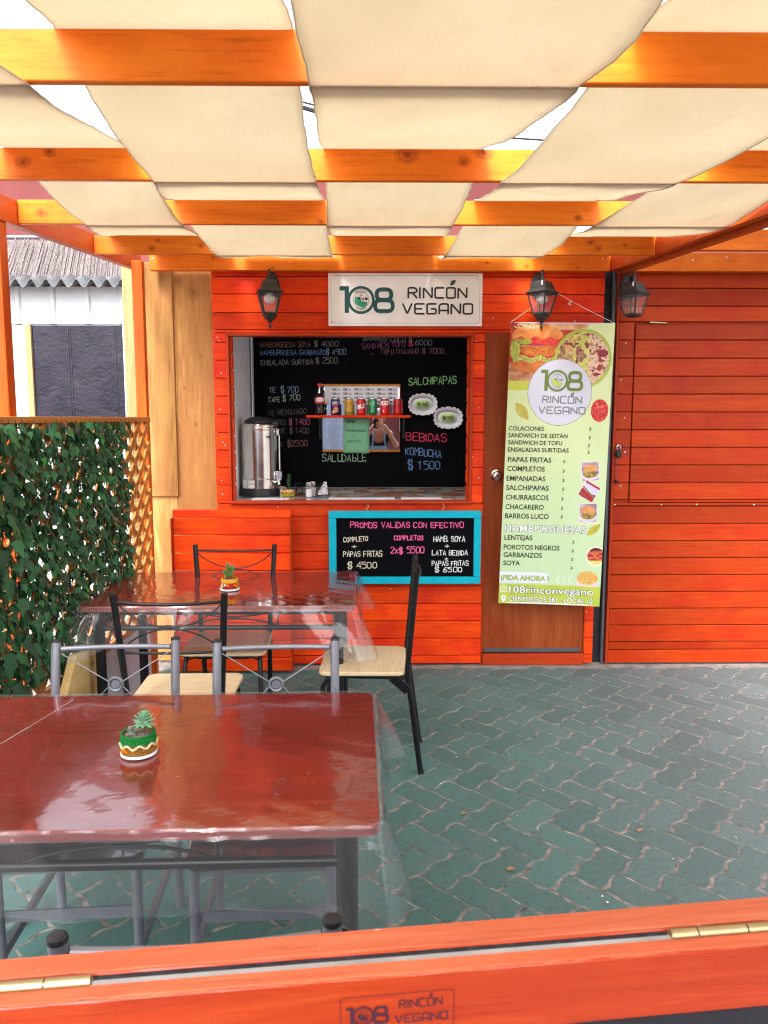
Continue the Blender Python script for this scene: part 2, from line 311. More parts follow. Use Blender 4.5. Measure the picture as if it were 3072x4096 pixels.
# ---------------------------------------------------------------- mesh builder
class MB:
    def __init__(s): s.v = []; s.f = []; s.mi = []; s.r = []; s.k = 0.5
    def add(s, vs, fs, mi=0, rnd=None):
        o = len(s.v); r = s.k if rnd is None else rnd
        s.v += [tuple(p) for p in vs]; s.r += [r] * len(vs)
        s.f += [tuple(i + o for i in f) for f in fs]; s.mi += [mi] * len(fs); return s
    def box(s, x0, x1, y0, y1, z0, z1, mi=0, rnd=None, c=0.0, M4=None):
        vs = []; 
        if c <= 0:
            vs = [(x, y, z) for z in (z0, z1) for y in (y0, y1) for x in (x0, x1)]
            fs = [(0, 2, 3, 1), (4, 5, 7, 6), (0, 1, 5, 4), (2, 6, 7, 3), (0, 4, 6, 2), (1, 3, 7, 5)]
        else:
            bm_v = []
            for z in (z0, z1):
                for y in (y0, y1):
                    for x in (x0, x1):
                        sx = c if x == x0 else -c; sy = c if y == y0 else -c; sz = c if z == z0 else -c
                        bm_v += [(x, y + sy, z + sz), (x + sx, y, z + sz), (x + sx, y + sy, z)]
            vs = bm_v
            I = lambda ix, iy, iz, a: (iz * 4 + iy * 2 + ix) * 3 + a
            fs = []
            for ix in (0, 1):
                q = [I(ix, 0, 0, 0), I(ix, 1, 0, 0), I(ix, 1, 1, 0), I(ix, 0, 1, 0)]; fs.append(tuple(q if ix else q[::-1]))
            for iy in (0, 1):
                q = [I(0, iy, 0, 1), I(1, iy, 0, 1), I(1, iy, 1, 1), I(0, iy, 1, 1)]; fs.append(tuple(q[::-1] if iy else q))
            for iz in (0, 1):
                q = [I(0, 0, iz, 2), I(1, 0, iz, 2), I(1, 1, iz, 2), I(0, 1, iz, 2)]; fs.append(tuple(q if iz else q[::-1]))
            for iy in (0, 1):
                for iz in (0, 1):
                    q = [I(0, iy, iz, 1), I(1, iy, iz, 1), I(1, iy, iz, 2), I(0, iy, iz, 2)]; fs.append(tuple(q if (iy + iz) % 2 == 1 else q[::-1]))
            for ix in (0, 1):
                for iz in (0, 1):
                    q = [I(ix, 0, iz, 0), I(ix, 1, iz, 0), I(ix, 1, iz, 2), I(ix, 0, iz, 2)]; fs.append(tuple(q[::-1] if (ix + iz) % 2 == 1 else q))
            for ix in (0, 1):
                for iy in (0, 1):
                    q = [I(ix, iy, 0, 0), I(ix, iy, 1, 0), I(ix, iy, 1, 1), I(ix, iy, 0, 1)]; fs.append(tuple(q if (ix + iy) % 2 == 1 else q[::-1]))
            for ix in (0, 1):
                for iy in (0, 1):
                    for iz in (0, 1):
                        q = [I(ix, iy, iz, 0), I(ix, iy, iz, 1), I(ix, iy, iz, 2)]; fs.append(tuple(q if (ix + iy + iz) % 2 == 1 else q[::-1]))
        if M4 is not None: vs = [tuple(M4 @ Vector(p)) for p in vs]
        return s.add(vs, fs, mi, rnd)
    def bar(s, p0, p1, wd, ht, mi=0, up=(0, 0, 1), rnd=None, c=0.0):
        p0 = Vector(p0); p1 = Vector(p1); d = p1 - p0; L = d.length; d.normalize()
        sd = d.cross(Vector(up)); sd.normalize(); u = sd.cross(d)
        m = Matrix((sd, d, u)).transposed().to_4x4(); m.translation = p0
        return s.box(-wd / 2, wd / 2, 0, L, -ht / 2, ht / 2, mi, rnd, c, m)
    def tube(s, pts, r, n=10, mi=0, closed=False, rnd=None, cap=True):
        pts = [Vector(p) for p in pts]; N = len(pts)
        rs = r if isinstance(r, (list, tuple)) else [r] * N
        vs = []; fs = []; u = None
        for i, p in enumerate(pts):
            if closed: tg = pts[(i + 1) % N] - pts[i - 1]
            else: tg = pts[min(i + 1, N - 1)] - pts[max(i - 1, 0)]
            tg.normalize()
            if u is None: u = tg.orthogonal().normalized()
            else: u = (u - tg * u.dot(tg)).normalized()
            w_ = tg.cross(u)
            for k in range(n):
                a = 2 * PI * k / n; vs.append(p + (u * math.cos(a) + w_ * math.sin(a)) * rs[i])
        for i in range(N if closed else N - 1):
            j = (i + 1) % N
            for k in range(n): k2 = (k + 1) % n; fs.append((i * n + k, i * n + k2, j * n + k2, j * n + k))
        if not closed and cap: fs.append(tuple(range(n))[::-1]); fs.append(tuple((N - 1) * n + k for k in range(n)))
        return s.add(vs, fs, mi, rnd)
    def lathe(s, prof, n=24, c=(0, 0, 0), mi=0, rot=0.0, sq=1.0, mis=None, rnd=None):
        """prof: (radius, z) from bottom to top"""
        for j in range(len(prof) - 1):
            (r0, z0), (r1, z1) = prof[j], prof[j + 1]
            vs = []
            for (r_, z_) in ((r0, z0), (r1, z1)):
                for k in range(n):
                    a = 2 * PI * k / n + rot; vs.append((c[0] + r_ * math.cos(a), c[1] + r_ * math.sin(a) * sq, c[2] + z_))
            s.add(vs, [(k, (k + 1) % n, n + (k + 1) % n, n + k) for k in range(n)], mis[j] if mis else mi, rnd)
        return s
    def poly(s, pts, mi=0, rnd=None): return s.add(pts, [tuple(range(len(pts)))], mi, rnd)
    def grid(s, P, mi=0, rnd=None, flip=False):
        """P: list of rows of points"""
        a = len(P); b = len(P[0]); vs = [p for row in P for p in row]
        fs = [(i * b + j, i * b + j + 1, (i + 1) * b + j + 1, (i + 1) * b + j) for i in range(a - 1) for j in range(b - 1)]
        if flip: fs = [f[::-1] for f in fs]
        return s.add(vs, fs, mi, rnd)
    def build(s, name, mats, parent=None, world=True, origin=None, smooth=True, ang=38, weld=False, thick=0, bevel=0, sub=0):
        if not isinstance(mats, (list, tuple)): mats = [mats]
        mats = [M[m] if isinstance(m, str) else m for m in mats]
        off = Vector((0, 0, 0))
        if parent is not None and world: off = WORLD_OF.get(parent.name, Vector((0, 0, 0)))
        elif origin is not None: off = Vector(origin)
        me = bpy.data.meshes.new(name)
        me.from_pydata([(p[0] - off[0], p[1] - off[1], p[2] - off[2]) for p in s.v], [], s.f)
        for m in mats: me.materials.append(m)
        me.polygons.foreach_set('material_index', s.mi)
        at = me.attributes.new('rnd', 'FLOAT', 'POINT'); at.data.foreach_set('value', s.r)
        if smooth:
            me.polygons.foreach_set('use_smooth', [True] * len(s.f)); me.set_sharp_from_angle(angle=R(ang))
        me.update()
        o = bpy.data.objects.new(name, me); COL.objects.link(o)
        if parent is not None: o.parent = parent
        elif origin is not None: o.location = origin
        WORLD_OF[o.name] = off.copy() if (parent is None or world) else Vector((0, 0, 0))
        if weld: md = o.modifiers.new('weld', 'WELD'); md.merge_threshold = 1e-4
        if thick: md = o.modifiers.new('solid', 'SOLIDIFY'); md.thickness = thick; md.offset = 0
        if bevel: md = o.modifiers.new('bevel', 'BEVEL'); md.width = bevel; md.segments = 2; md.limit_method = 'ANGLE'
        if sub: md = o.modifiers.new('sub', 'SUBSURF'); md.levels = sub; md.render_levels = sub
        return o
WORLD_OF = {}

def tag(o, label=None, cat=None, group=None, kind=None):
    if label: o['label'] = label
    if cat: o['category'] = cat
    if group: o['group'] = group
    if kind: o['kind'] = kind
    return o
def thing(name, label, cat, loc=(0, 0, 0), rz=0.0, group=None):
    o = bpy.data.objects.new(name, None); COL.objects.link(o); o.location = loc; o.rotation_euler = (0, 0, rz); o.empty_display_size = .1
    WORLD_OF[o.name] = Vector(loc); return tag(o, label, cat, group)
def dup(root, loc, rz, label, group=None):
    r = root.copy(); COL.objects.link(r); r.location = loc; r.rotation_euler = (0, 0, rz); r['label'] = label
    if group: r['group'] = group
    for ch in list(root.children):
        c = ch.copy(); COL.objects.link(c); c.parent = r
        for g in list(ch.children):
            d = g.copy(); COL.objects.link(d); d.parent = c
    return r
rn = random.random
def ru(a, b): return random.uniform(a, b)

# ---------------------------------------------------------------- lettering
GL = {'A': "00 26 40|12 32", 'B': "00 06 36 45 44 33 03|33 42 41 30 00", 'C': "45 36 16 05 01 10 30 41", 'D': "00 06 26 44 42 20 00", 'E': "46 06 00 40|03 33",
 'F': "46 06 00|03 33", 'G': "45 36 16 05 01 10 30 41 43 23", 'H': "06 00|46 40|03 43", 'I': "16 10", 'J': "36 31 20 10 01", 'K': "06 00|46 02|13 40", 'L': "06 00 40",
 'M': "00 06 23 46 40", 'N': "00 06 40 46", 'O': "16 05 01 10 30 41 45 36 16", 'P': "00 06 36 45 44 33 03", 'R': "00 06 36 45 44 33 03|23 40",
 'S': "45 36 16 05 04 13 33 42 41 30 10 01", 'T': "06 46|26 20", 'U': "06 01 10 30 41 46", 'V': "06 20 46", 'W': "06 10 24 30 46", 'X': "00 46|06 40", 'Y': "06 23 46|23 20",
 'Z': "06 46 00 40|13 33", '0': "16 05 01 10 30 41 45 36 16", '1': "05 26 20", '2': "05 16 36 45 44 00 40", '3': "06 46 24 43 41 30 10 01", '4': "30 36 02 42",
 '5': "46 06 04 34 43 41 30 00", '6': "46 26 03 01 10 30 41 42 33 03", '7': "06 46 10", '8': "13 04 05 16 36 45 44 33 13 02 01 10 30 41 42 33", '9': "40 46 16 05 04 13 43",
 '$': "45 36 16 05 04 13 33 42 41 30 10 01|17 1-|37 3-", '+': "03 43|25 21", '.': "10 11", '"': "14 11|34 31", 'i': "13 10|15 16", 'b': "06 00 30 41 42 33 03", 'x': "00 34|04 30", '-': "03 43"}
LOGO = {'R': "00 06 36 45 44 33 03|23 40", 'I': "16 10", 'N': "00 06 40 46", 'C': "46 06 00 40", 'O': "06 00 40 46 06", 'V': "06 20 46", 'E': "46 06 00 40|03 33",
 'G': "46 06 00 40 43 23", 'A': "00 05 16 46 40|02 42"}
def glyph(ch, tbl):
    out = []
    for pl in tbl.get(ch, '').split('|'):
        pts = []
        for tk in pl.split():
            pts.append((int(tk[0]) / 4.0 * .62, (-1 if tk[1] == '-' else int(tk[1])) / 6.0))
        if pts: out.append(pts)
    return out
def round_pts(pts, r, closed=False):
    if r <= 0 or len(pts) < 3: return pts
    res = []; n = len(pts)
    P = [Vector((p[0], p[1])) for p in pts]
    cl = (P[0] - P[-1]).length < 1e-6
    if cl: P = P[:-1]; n = len(P)
    for i in range(n):
        if not cl and i in (0, n - 1): res.append(tuple(P[i])); continue
        a = P[i - 1]; b = P[i]; c = P[(i + 1) % n]
        d1 = a - b; d2 = c - b; rr = min(r, d1.length * .48, d2.length * .48)
        p1 = b + d1.normalized() * rr; p2 = b + d2.normalized() * rr
        for k in range(5):
            q = k / 4; res.append(tuple(p1.lerp(b, q).lerp(b.lerp(p2, q), q)))
    if cl: res.append(res[0])
    return res
def ribbon(mb, pts, wd, mapf, off, mi=0):
    n = len(pts); P = [Vector((p[0], p[1])) for p in pts]; L = []; Rr = []
    cl = (P[0] - P[-1]).length < 1e-6 and n > 2
    for i in range(n):
        if cl: d0 = (P[i] - P[i - 1]) if i else (P[0] - P[-2]); d1 = (P[i + 1] - P[i]) if i < n - 1 else (P[1] - P[0])
        else: d0 = P[i] - P[i - 1] if i else P[1] - P[0]; d1 = P[i + 1] - P[i] if i < n - 1 else P[-1] - P[-2]
        if d0.length < 1e-9: d0 = d1
        if d1.length < 1e-9: d1 = d0
        d0 = d0.normalized(); d1 = d1.normalized(); t_ = d0 + d1
        if t_.length < 0.3: t_ = d1
        t_.normalize(); nn = Vector((-t_.y, t_.x)); k = 1 / max(.45, abs(nn.dot(Vector((-d1.y, d1.x)))))
        e = 0 if cl or 0 < i < n - 1 else wd * .3
        ex = -t_ * e if i == 0 else t_ * e
        L.append(P[i] + nn * wd / 2 * k + ex); Rr.append(P[i] - nn * wd / 2 * k + ex)
    vs = [mapf(p.x, p.y, off) for p in L] + [mapf(p.x, p.y, off) for p in Rr]
    mb.add(vs, [(i, n + i, n + i + 1, i + 1) for i in range(n - 1)], mi)
def write(mb, text, x, y, h, mapf, wd=None, jit=0.0, mi=0, tbl=GL, rnd=0.0, sp=0.22, wfac=1.0, slope=0.0, width=None, off=0.0012):
    """stroke lettering; x, y = lower left corner"""
    wd = wd or h * .12; cx = 0; adv = []
    for ch in text:
        adv.append((.35 if ch == ' ' else .05 if ch in '.Ii' else .62) * h)
    tot = sum(adv) + sp * h * (len(text) - 1)
    fx = wfac if width is None else width / tot
    for idx, ch in enumerate(text):
        jx = ru(-jit, jit) * h; jy = ru(-jit, jit) * h; js = 1 + ru(-jit, jit) * 1.6; jr = ru(-jit, jit)
        for pl in glyph(ch, tbl):
            if ch in 'Ii.' : pl = [(p[0] - .155, p[1]) for p in pl]
            pts = round_pts(pl, rnd)
            q = [((cx + p[0] * h * js + jx + (p[1] * h) * jr) * fx + x, y + p[1] * h * js + jy + slope * cx * fx) for p in pts]
            off += 2.5e-5; ribbon(mb, q, wd, mapf, off, mi)
        cx += adv[idx] + sp * h
    return tot * fx
def wall_map(y):            # writing on an upright board facing the viewer
    return lambda x, z, o: (x, y - o, z)
_fc = {}
def font_mesh(text, size, bold=0.0):
    cu = bpy.data.curves.new('lettering', 'FONT'); cu.body = text; cu.size = size; cu.offset = bold; cu.resolution_u = 3
    ob = bpy.data.objects.new('lettering', cu); COL.objects.link(ob)
    bpy.context.view_layer.update()
    dg = bpy.context.evaluated_depsgraph_get(); me = bpy.data.meshes.new_from_object(ob.evaluated_get(dg))
    vs = [tuple(v.co) for v in me.vertices]; fs = [tuple(p.vertices) for p in me.polygons]
    bpy.data.objects.remove(ob); bpy.data.curves.remove(cu); bpy.data.meshes.remove(me)
    return vs, fs
def ftext(mb, text, x, y, h, mapf, off, mi=0, bold=0.0, width=None, lift=0.0):
    """type set in the built-in face; h = cap height, width fits the line"""
    vs, fs = font_mesh(text, h / .70, bold * h)
    x0 = min(v[0] for v in vs); x1 = max(v[0] for v in vs); k = 1 if width is None else width / (x1 - x0)
    mb.add([mapf(x + (v[0] - x0) * k, y + v[1], off) for v in vs], fs, mi)

def logo_108(mb, x, y, h, mapf, mi=0, mig=1, mik=2, off=0.0012):
    """the three figures and round emblem; x,y lower left of the 1; h its height"""
    s = h
    ribbon(mb, [(x, y + .90 * s), (x + .235 * s, y + .90 * s), (x + .235 * s, y)], .17 * s, mapf, off, mi)
    cx, cy, r = x + .80 * s, y + .45 * s, .49 * s
    ring = lambda rr, n=40: [(cx + rr * math.cos(2 * PI * i / n), cy + rr * math.sin(2 * PI * i / n)) for i in range(n + 1)]
    ribbon(mb, ring(r), .105 * s, mapf, off + 1e-4, mi)
    ribbon(mb, ring(r * .62), .014 * s, mapf, off + 1e-4, mik)
    x8 = x + 1.40 * s
    ribbon(mb, round_pts([(x8 + .02 * s, y + .46 * s), (x8 + .02 * s, y + .86 * s), (x8 + .60 * s, y + .86 * s), (x8 + .60 * s, y + .46 * s), (x8 + .02 * s, y + .46 * s)], .2 * s), .155 * s, mapf, off + 2e-4, mi)
    ribbon(mb, round_pts([(x8 - .04 * s, y + .02 * s), (x8 - .04 * s, y + .44 * s), (x8 + .66 * s, y + .44 * s), (x8 + .66 * s, y + .02 * s), (x8 - .04 * s, y + .02 * s)], .2 * s), .155 * s, mapf, off + 3e-4, mi)
    # emblem: leaves, fork, spoon
    lf = lambda ax, ay, bx, by, wd: [(ax + (bx - ax) * q + (-(by - ay)) * wd * math.sin(PI * q), ay + (by - ay) * q + (bx - ax) * wd * math.sin(PI * q)) for q in [i / 8 for i in range(9)]] + \
                                    [(ax + (bx - ax) * q - (-(by - ay)) * wd * math.sin(PI * q), ay + (by - ay) * q - (bx - ax) * wd * math.sin(PI * q)) for q in [1 - i / 8 for i in range(1, 8)]]
    c = s * .49
    for a in ((cx - .02 * c, cy - .52 * c, cx - .46 * c, cy + .28 * c, .30), (cx - .05 * c, cy - .5 * c, cx + .52 * c, cy - .18 * c, .34)):
        mb.poly([mapf(p[0], p[1], off + 3e-4) for p in lf(*a)], mig)
    for a in ((cx - .05 * c, cy + .02 * c, cx - .26 * c, cy + .26 * c, .3), (cx + .12 * c, cy, cx + .22 * c, cy + .2 * c, .3), (cx + .30 * c, cy + .04 * c, cx + .55 * c, cy + .14 * c, .5)):
        mb.poly([mapf(p[0], p[1], off + 4e-4) for p in lf(*a)], mik)
    ribbon(mb, [(cx, cy - .15 * c), (cx, cy + .35 * c)], .035 * c, mapf, off + 5e-4, mik)
    ribbon(mb, [(cx - .08 * c, cy + .56 * c), (cx - .08 * c, cy + .36 * c), (cx + .08 * c, cy + .36 * c), (cx + .08 * c, cy + .56 * c)], .035 * c, mapf, off + 6e-4, mik)
    ribbon(mb, [(cx + .02 * c, cy - .2 * c), (cx + .34 * c, cy + .06 * c)], .03 * c, mapf, off + 7e-4, mik)
    def arcmap(rad, a0, top):
        def f(px, py, o):
            a = a0 - px / rad if top else a0 + px / rad
            rr = rad + py if top else rad - py
            return mapf(cx + rr * math.cos(a), cy + rr * math.sin(a), o)
        return f
    write(mb, 'RINCON', 0, 0, .115 * c * 1.1, arcmap(.68 * c, PI * .70, True), .02 * c, mi=mik, tbl=LOGO, width=.84 * c, off=off + 1e-4)
    write(mb, 'VEGANO', 0, 0, .115 * c * 1.1, arcmap(.80 * c, -PI * .70, False), .02 * c, mi=mik, tbl=LOGO, width=.95 * c, off=off + 1e-4)
def leaf_shape(mb, a, b, wd, mapf, off, mi):
    ax, ay = a; bx, by = b; P = []
    for i in range(9):
        q = i / 8; P.append((ax + (bx - ax) * q - (by - ay) * wd * math.sin(PI * q), ay + (by - ay) * q + (bx - ax) * wd * math.sin(PI * q)))
    for i in range(1, 8):
        q = 1 - i / 8; P.append((ax + (bx - ax) * q + (by - ay) * wd * .7 * math.sin(PI * q), ay + (by - ay) * q - (bx - ax) * wd * .7 * math.sin(PI * q)))
    mb.poly([mapf(p[0], p[1], off) for p in P], mi)

# ================================================================ SETTING
mb = MB(); mb.add([(-30, -30, -.0016), (30, -30, -.0016), (30, 30, -.0016), (-30, 30, -.0016)], [(0, 1, 2, 3)])
tag(mb.build('ground', 'joint', smooth=False), kind='structure')
def paving():
    """herringbone of wavy-edged pavers laid at 45 degrees"""
    mb = MB(); W = 0.1235; AU = 0.062; AD = 0.030; ox, oy = 0.313, 2.479
    def edge(p, q):
        out = []; d = (q[0] - p[0], q[1] - p[1]); n = 9
        for k in range(n):
            t_ = k / n; s_ = math.sin(2 * PI * t_)
            fw = d[0] + d[1] > 0
            tt = t_ if fw else 1 - t_; wv = (AU if abs(d[0]) > 0 else AD) * math.sin(2 * PI * tt)
            if abs(d[0]) > 0: out.append((p[0] + d[0] * t_, p[1] + wv))
            else: out.append((p[0] + wv, p[1] + d[1] * t_))
        return out
    c45 = math.sqrt(.5)
    for a in range(-28, 34):
        for b in range(-34, 36):
            d = (a - b) % 4
            if d == 0: cs = [(a, b), (a + 1, b), (a + 2, b), (a + 2, b + 1), (a + 1, b + 1), (a, b + 1)]
            elif d == 2: cs = [(a, b - 1), (a + 1, b - 1), (a + 1, b), (a + 1, b + 1), (a, b + 1), (a, b)]
            else: continue
            pts = []
            for i in range(6): pts += edge(cs[i], cs[(i + 1) % 6])
            wx = lambda p: (ox + (p[0] + p[1]) * c45 * W, oy + (p[0] - p[1]) * c45 * W)
            P = [wx(p) for p in pts]
            mx_ = sum(p[0] for p in P) / len(P); my_ = sum(p[1] for p in P) / len(P)
            if not (-2.6 < mx_ < 3.3 and 0.5 < my_ < 5.0): continue
            if my_ > 4.70 or mx_ < -1.50: continue
            ar = sum(P[i][0] * P[(i + 1) % len(P)][1] - P[(i + 1) % len(P)][0] * P[i][1] for i in range(len(P)))
            if ar < 0: P = P[::-1]
            n = len(P); zt = ru(-.0012, .0012); rr = rn(); gp = ru(.0028, .0048)
            tx, ty = ru(-.004, .004), ru(-.004, .004)
            def inset(g, z, jit):
                out = []
                for i in range(n):
                    a0 = Vector(P[i - 1]); b0 = Vector(P[(i + 1) % n]); tg = (b0 - a0).normalized(); nn = Vector((-tg.y, tg.x))
                    up = abs((tg.x + tg.y) * c45) > .75
                    lf_ = min(1.2, max(.6, 1 + .30 * math.sin(P[i][0] * 33 + P[i][1] * 19) + .22 * math.sin(P[i][0] * 83 - P[i][1] * 57)))
                    gg = g * (1.2 if up else 1.0) * lf_ + ru(-jit, jit); q = Vector(P[i]) + nn * gg
                    out.append((q.x, q.y, z + zt + (q.x - mx_) * tx + (q.y - my_) * ty))
                return out
            r0 = inset(gp - .001, -.012, .0010); r1 = inset(gp + .0004, -.0018, .0020); r2 = inset(gp + .0026, 0, .0011)
            vs = r0 + r1 + r2 + [(mx_, my_, zt)]
            fs = []
            for k in (0, 1):
                for i in range(n):
                    j = (i + 1) % n; fs.append((k * n + i, k * n + j, (k + 1) * n + j, (k + 1) * n + i))
            fs.append(tuple(2 * n + i for i in range(n)))
            mb.add(vs, fs, 0, rr)
    return mb.build('paving', 'paver', smooth=False)
tag(paving(), kind='structure')
# bare concrete strips along the walls and left of the fence
mb = MB(); 
def rough_sheet(mb, x0, x1, y0, y1, z, nx, ny, amp=.004):
    mb.grid([[(x0 + (x1 - x0) * i / nx, y0 + (y1 - y0) * j / ny + (ru(-.02, .02) if j in (0, ny) else 0), z + ru(-amp, amp)) for i in range(nx + 1)] for j in range(ny + 1)])
rough_sheet(mb, -1.52, 3.3, 4.68, 4.86, .001, 90, 3, .002)
tag(mb.build('concrete_strip', 'concrete'), kind='structure')
mb = MB(); rough_sheet(mb, -6, -1.38, -2, 7.4, .004, 30, 40); tag(mb.build('side_path', 'concrete'), kind='structure')
# dry leaves, white chips in the joints
mb = MB()
for _ in range(60):
    x = ru(.1, 2.3); y = ru(1.1, 4.5); s_ = ru(.003, .008); a = ru(0, 6)
    mb.add([(x + s_ * math.cos(a + k * 1.57) * ru(.5, 1.1), y + s_ * math.sin(a + k * 1.57) * ru(.5, 1.1), .004 + ru(0, .002)) for k in range(4)], [(0, 1, 2, 3)])
tag(mb.build('litter_flecks', 'paper', smooth=False), kind='stuff')
for i, (x, y, sz) in enumerate([(.60, 2.09, .020), (.47, 2.50, .016), (.35, 2.88, .014), (.55, 1.62, .022), (1.0, 2.75, .012)]):
    mb = MB(); a = ru(0, 6)
    P = [(x + math.cos(a + q) * sz * (1.2 if k % 2 else .8), y + math.sin(a + q) * sz * .6, .006 + .004 * (k % 3)) for k, q in enumerate([j * PI / 3 for j in range(6)])]
    mb.poly(P)
    lab = ['curled dry yellow leaf nearest the orange counter, in a paver joint', 'dry yellow leaf in a joint midway across the paving', 'small dry leaf scrap beside the foot of the black chair on the right', 'dry leaf lying in the paving left of centre, by the near tablecloth corner', 'small brown leaf scrap far across the green paving'][i]
    tag(mb.build('dry_leaf', flat('dry_leaf_%d' % i, (.36, .20, .07), .8), smooth=False, origin=(x, y, 0)), lab, 'leaf', 'dry leaves on the paving')

# ================================================================ KIOSK
YF = 4.75
kiosk = thing('kiosk', 'orange-red plank food kiosk with a serving window, standing across the back of the patio', 'kiosk', (0.2, 5.1, 0))
def planks(mb, x0, x1, zs, y=YF, depth=.018, gap=.0045, c=.0025):
    for a, b in zip(zs[:-1], zs[1:]):
        mb.box(x0 + ru(0, .001), x1 - ru(0, .001), y + ru(-.0008, .0008), y + depth, a + gap / 2, b - gap / 2, rnd=rn(), c=c)
low = [0.012, .066, .178, .292, .403, .516, .625, .737, .845, .956, 1.040]
mb = MB(); planks(mb, -.985, .672, low); 
side = [1.04, 1.155, 1.262, 1.372, 1.480, 1.59, 1.70, 1.808, 1.915, 2.022, 2.078]
planks(mb, -.988, -.888, side); planks(mb, .574, .664, side)
planks(mb, -.988, 1.382, [2.078, 2.097, 2.198, 2.307, 2.409, 2.50])
planks(mb, 1.322, 1.380, [.012] + [.07 + .1105 * i for i in range(19)] )
mb.box(-.98, -.885, YF + .019, YF + .05, .01, 2.5, rnd=.1); mb.box(-.885, .57, YF + .019, YF + .05, .01, 1.03, rnd=.1)
mb.box(.57, .668, YF + .019, YF + .05, .01, 2.5, rnd=.1); mb.box(-.885, .57, YF + .019, YF + .05, 2.09, 2.5, rnd=.1); mb.box(.668, 1.38, YF + .019, YF + .05, 2.10, 2.5, rnd=.1)
mb.build('plank_wall', 'plank', kiosk)
# window trim
mb = MB()
mb.box(-.905, .592, YF - .016, YF + .06, 2.058, 2.079, rnd=.4, c=.003); mb.build('window_lintel', 'trim', kiosk)
mb = MB(); mb.box(-.905, .592, YF - .022, YF + .05, 1.040, 1.058, rnd=.6, c=.003); mb.build('window_sill', 'trim', kiosk)
for x0, x1, dy in ((-.905, -.889, -.013), (.575, .592, -.013), (-.888, -.880, .006), (.567, .574, .006)):
    mb = MB(); mb.box(x0, x1, YF + dy, YF + .055 + dy, 1.058, 2.058, rnd=rn(), c=.002); mb.build('window_jamb', 'trim_z', kiosk)
# saw-tooth plank ends inside the jamb
for xa, xb in ((-.884, -.873), (.561, .572)): mb = MB(); planks(mb, xa, xb, [1.06 + .1 * i for i in range(11)], y=YF + .012, depth=.05, gap=.012); mb.build('jamb_board_ends', 'plank', kiosk)
# door
dm = MB(); dm.box(.672, 1.318, YF + .004, YF + .040, .085, 2.094, c=.003)
door = dm.build('door', 'door', kiosk)
mb = MB(); prof = [(.0, -.062), (.012, -.062), (.024, -.058), (.030, -.046), (.028, -.034), (.016, -.024), (.015, -.012), (.034, -.010), (.036, 0)]
mb.lathe(prof, 24); mb.v = [(.745 + x, YF + .002 + z, 1.216 + y) for (x, y, z) in mb.v]
kb = mb.build('door_knob', 'steel', door)
mb = MB(); mb.box(.739, .751, YF - .0625, YF - .0605, 1.210, 1.222); mb.build('keyhole', 'dark', door)
mb = MB(); mb.box(.690, 1.30, YF - .004, YF + .003, .088, .112, c=.001); mb.build('kick_strip', 'greyrail', door)
mb = MB(); mb.box(.676, 1.318, YF - .01, YF + .04, .004, .078, c=.003); mb.build('threshold_board', 'trim', kiosk)
for xa, xb in ((.664, .672), (1.318, 1.322)): mb = MB(); mb.box(xa, xb, YF - .002, YF + .03, .01, 2.094, rnd=.3); mb.build('door_jamb', 'trim_z', kiosk)
# interior
for bx_ in ((-.93, -.905, YF + .06, 5.72, 0, 2.6), (.95, .975, YF + .05, 5.72, 0, 2.6), (-.905, .95, 5.70, 5.72, 0, 2.6), (-.905, .95, YF + .06, 5.70, 2.58, 2.60)):
    mb = MB(); mb.box(*bx_); mb.build('interior_wall' if bx_[4] == 0 else 'interior_ceiling', 'inwall', kiosk)
mb = MB(); mb.box(-.893, -.885, 5.60, 5.66, 1.05, 2.4); mb.build('corner_bead', 'white', kiosk)
mb = MB(); mb.box(-.904, .94, YF + .055, 5.67, 1.02, 1.058); mb.build('counter_top', 'counter', kiosk)
mb = MB(); mb.box(-.90, .94, 4.9, 5.69, .0, .03); mb.build('kiosk_floor', 'dark', kiosk)
mb = MB(); mb.box(-1.02, 1.42, YF - .03 + .07, 5.9, 2.62, 2.66, c=.004); mb.build('roof', 'roofdark', kiosk)
# wood screws
mb = MB()
def screw(mb, x, z, y=YF, r=.0038):
    vs = [(x + r * math.cos(k * PI / 4), y - .0022, z + r * math.sin(k * PI / 4)) for k in range(8)]; mb.add(vs, [tuple(range(8))])
for x, z in ((-.955, 2.03), (.615, 2.03), (.62, 1.63), (.60, 1.33), (-.95, 1.42), (.63, 1.20), (-.94, 1.10), (.14, 2.15), (1.20, 2.15), (.71, 2.17), (-.60, 1.02), (-.1, .93), (.10, .50), (1.33, .35)): screw(mb, x + ru(-.01, .01), z)
for z in side[1:-1:2]: screw(mb, -.94 + ru(-.02, .02), z + .03)
mb.build('screw_heads', 'paper', kiosk, smooth=False)

# raw plywood panels left of the planks
M['ply'] = wood('raw_plywood', 'z', [(0.2, (0.33, 0.145, 0.040)), (0.45, (0.48, 0.245, 0.075)), (0.55, (0.37, 0.165, 0.050)), (0.62, (0.52, 0.28, 0.095)), (0.8, (0.55, 0.32, 0.12))], patch=(0.38, 0.165, 0.055), rough=0.6, knotcol=(0.22, 0.085, 0.025), grain=3.2, coat=0.0, kpos=[(-.075, -.03, 2.395, .034), (.012, -.03, 2.325, .042), (.045, -.03, 1.95, .012), (-.06, -.03, 1.75, .012), (.0, -.03, 1.53, .012), (-.20, -.04, 1.41, .016)])
pl = thing('plywood_wall', 'raw plywood wall with dark knots, tall board butting the left end of the plank wall', 'wall', (-1.12, 4.84, 0))
mb = MB(); mb.box(-1.245, -.992, 4.805, 4.82, .02, 2.5, rnd=.62, c=.002); mb.box(-1.48, -1.245, 4.806, 4.821, .02, 1.09, rnd=.8, c=.002); mb.build('board', 'ply', pl)
mb = MB(); mb.box(-1.43, -1.232, 4.786, 4.8035, 1.083, 2.5, rnd=.15, c=.002)
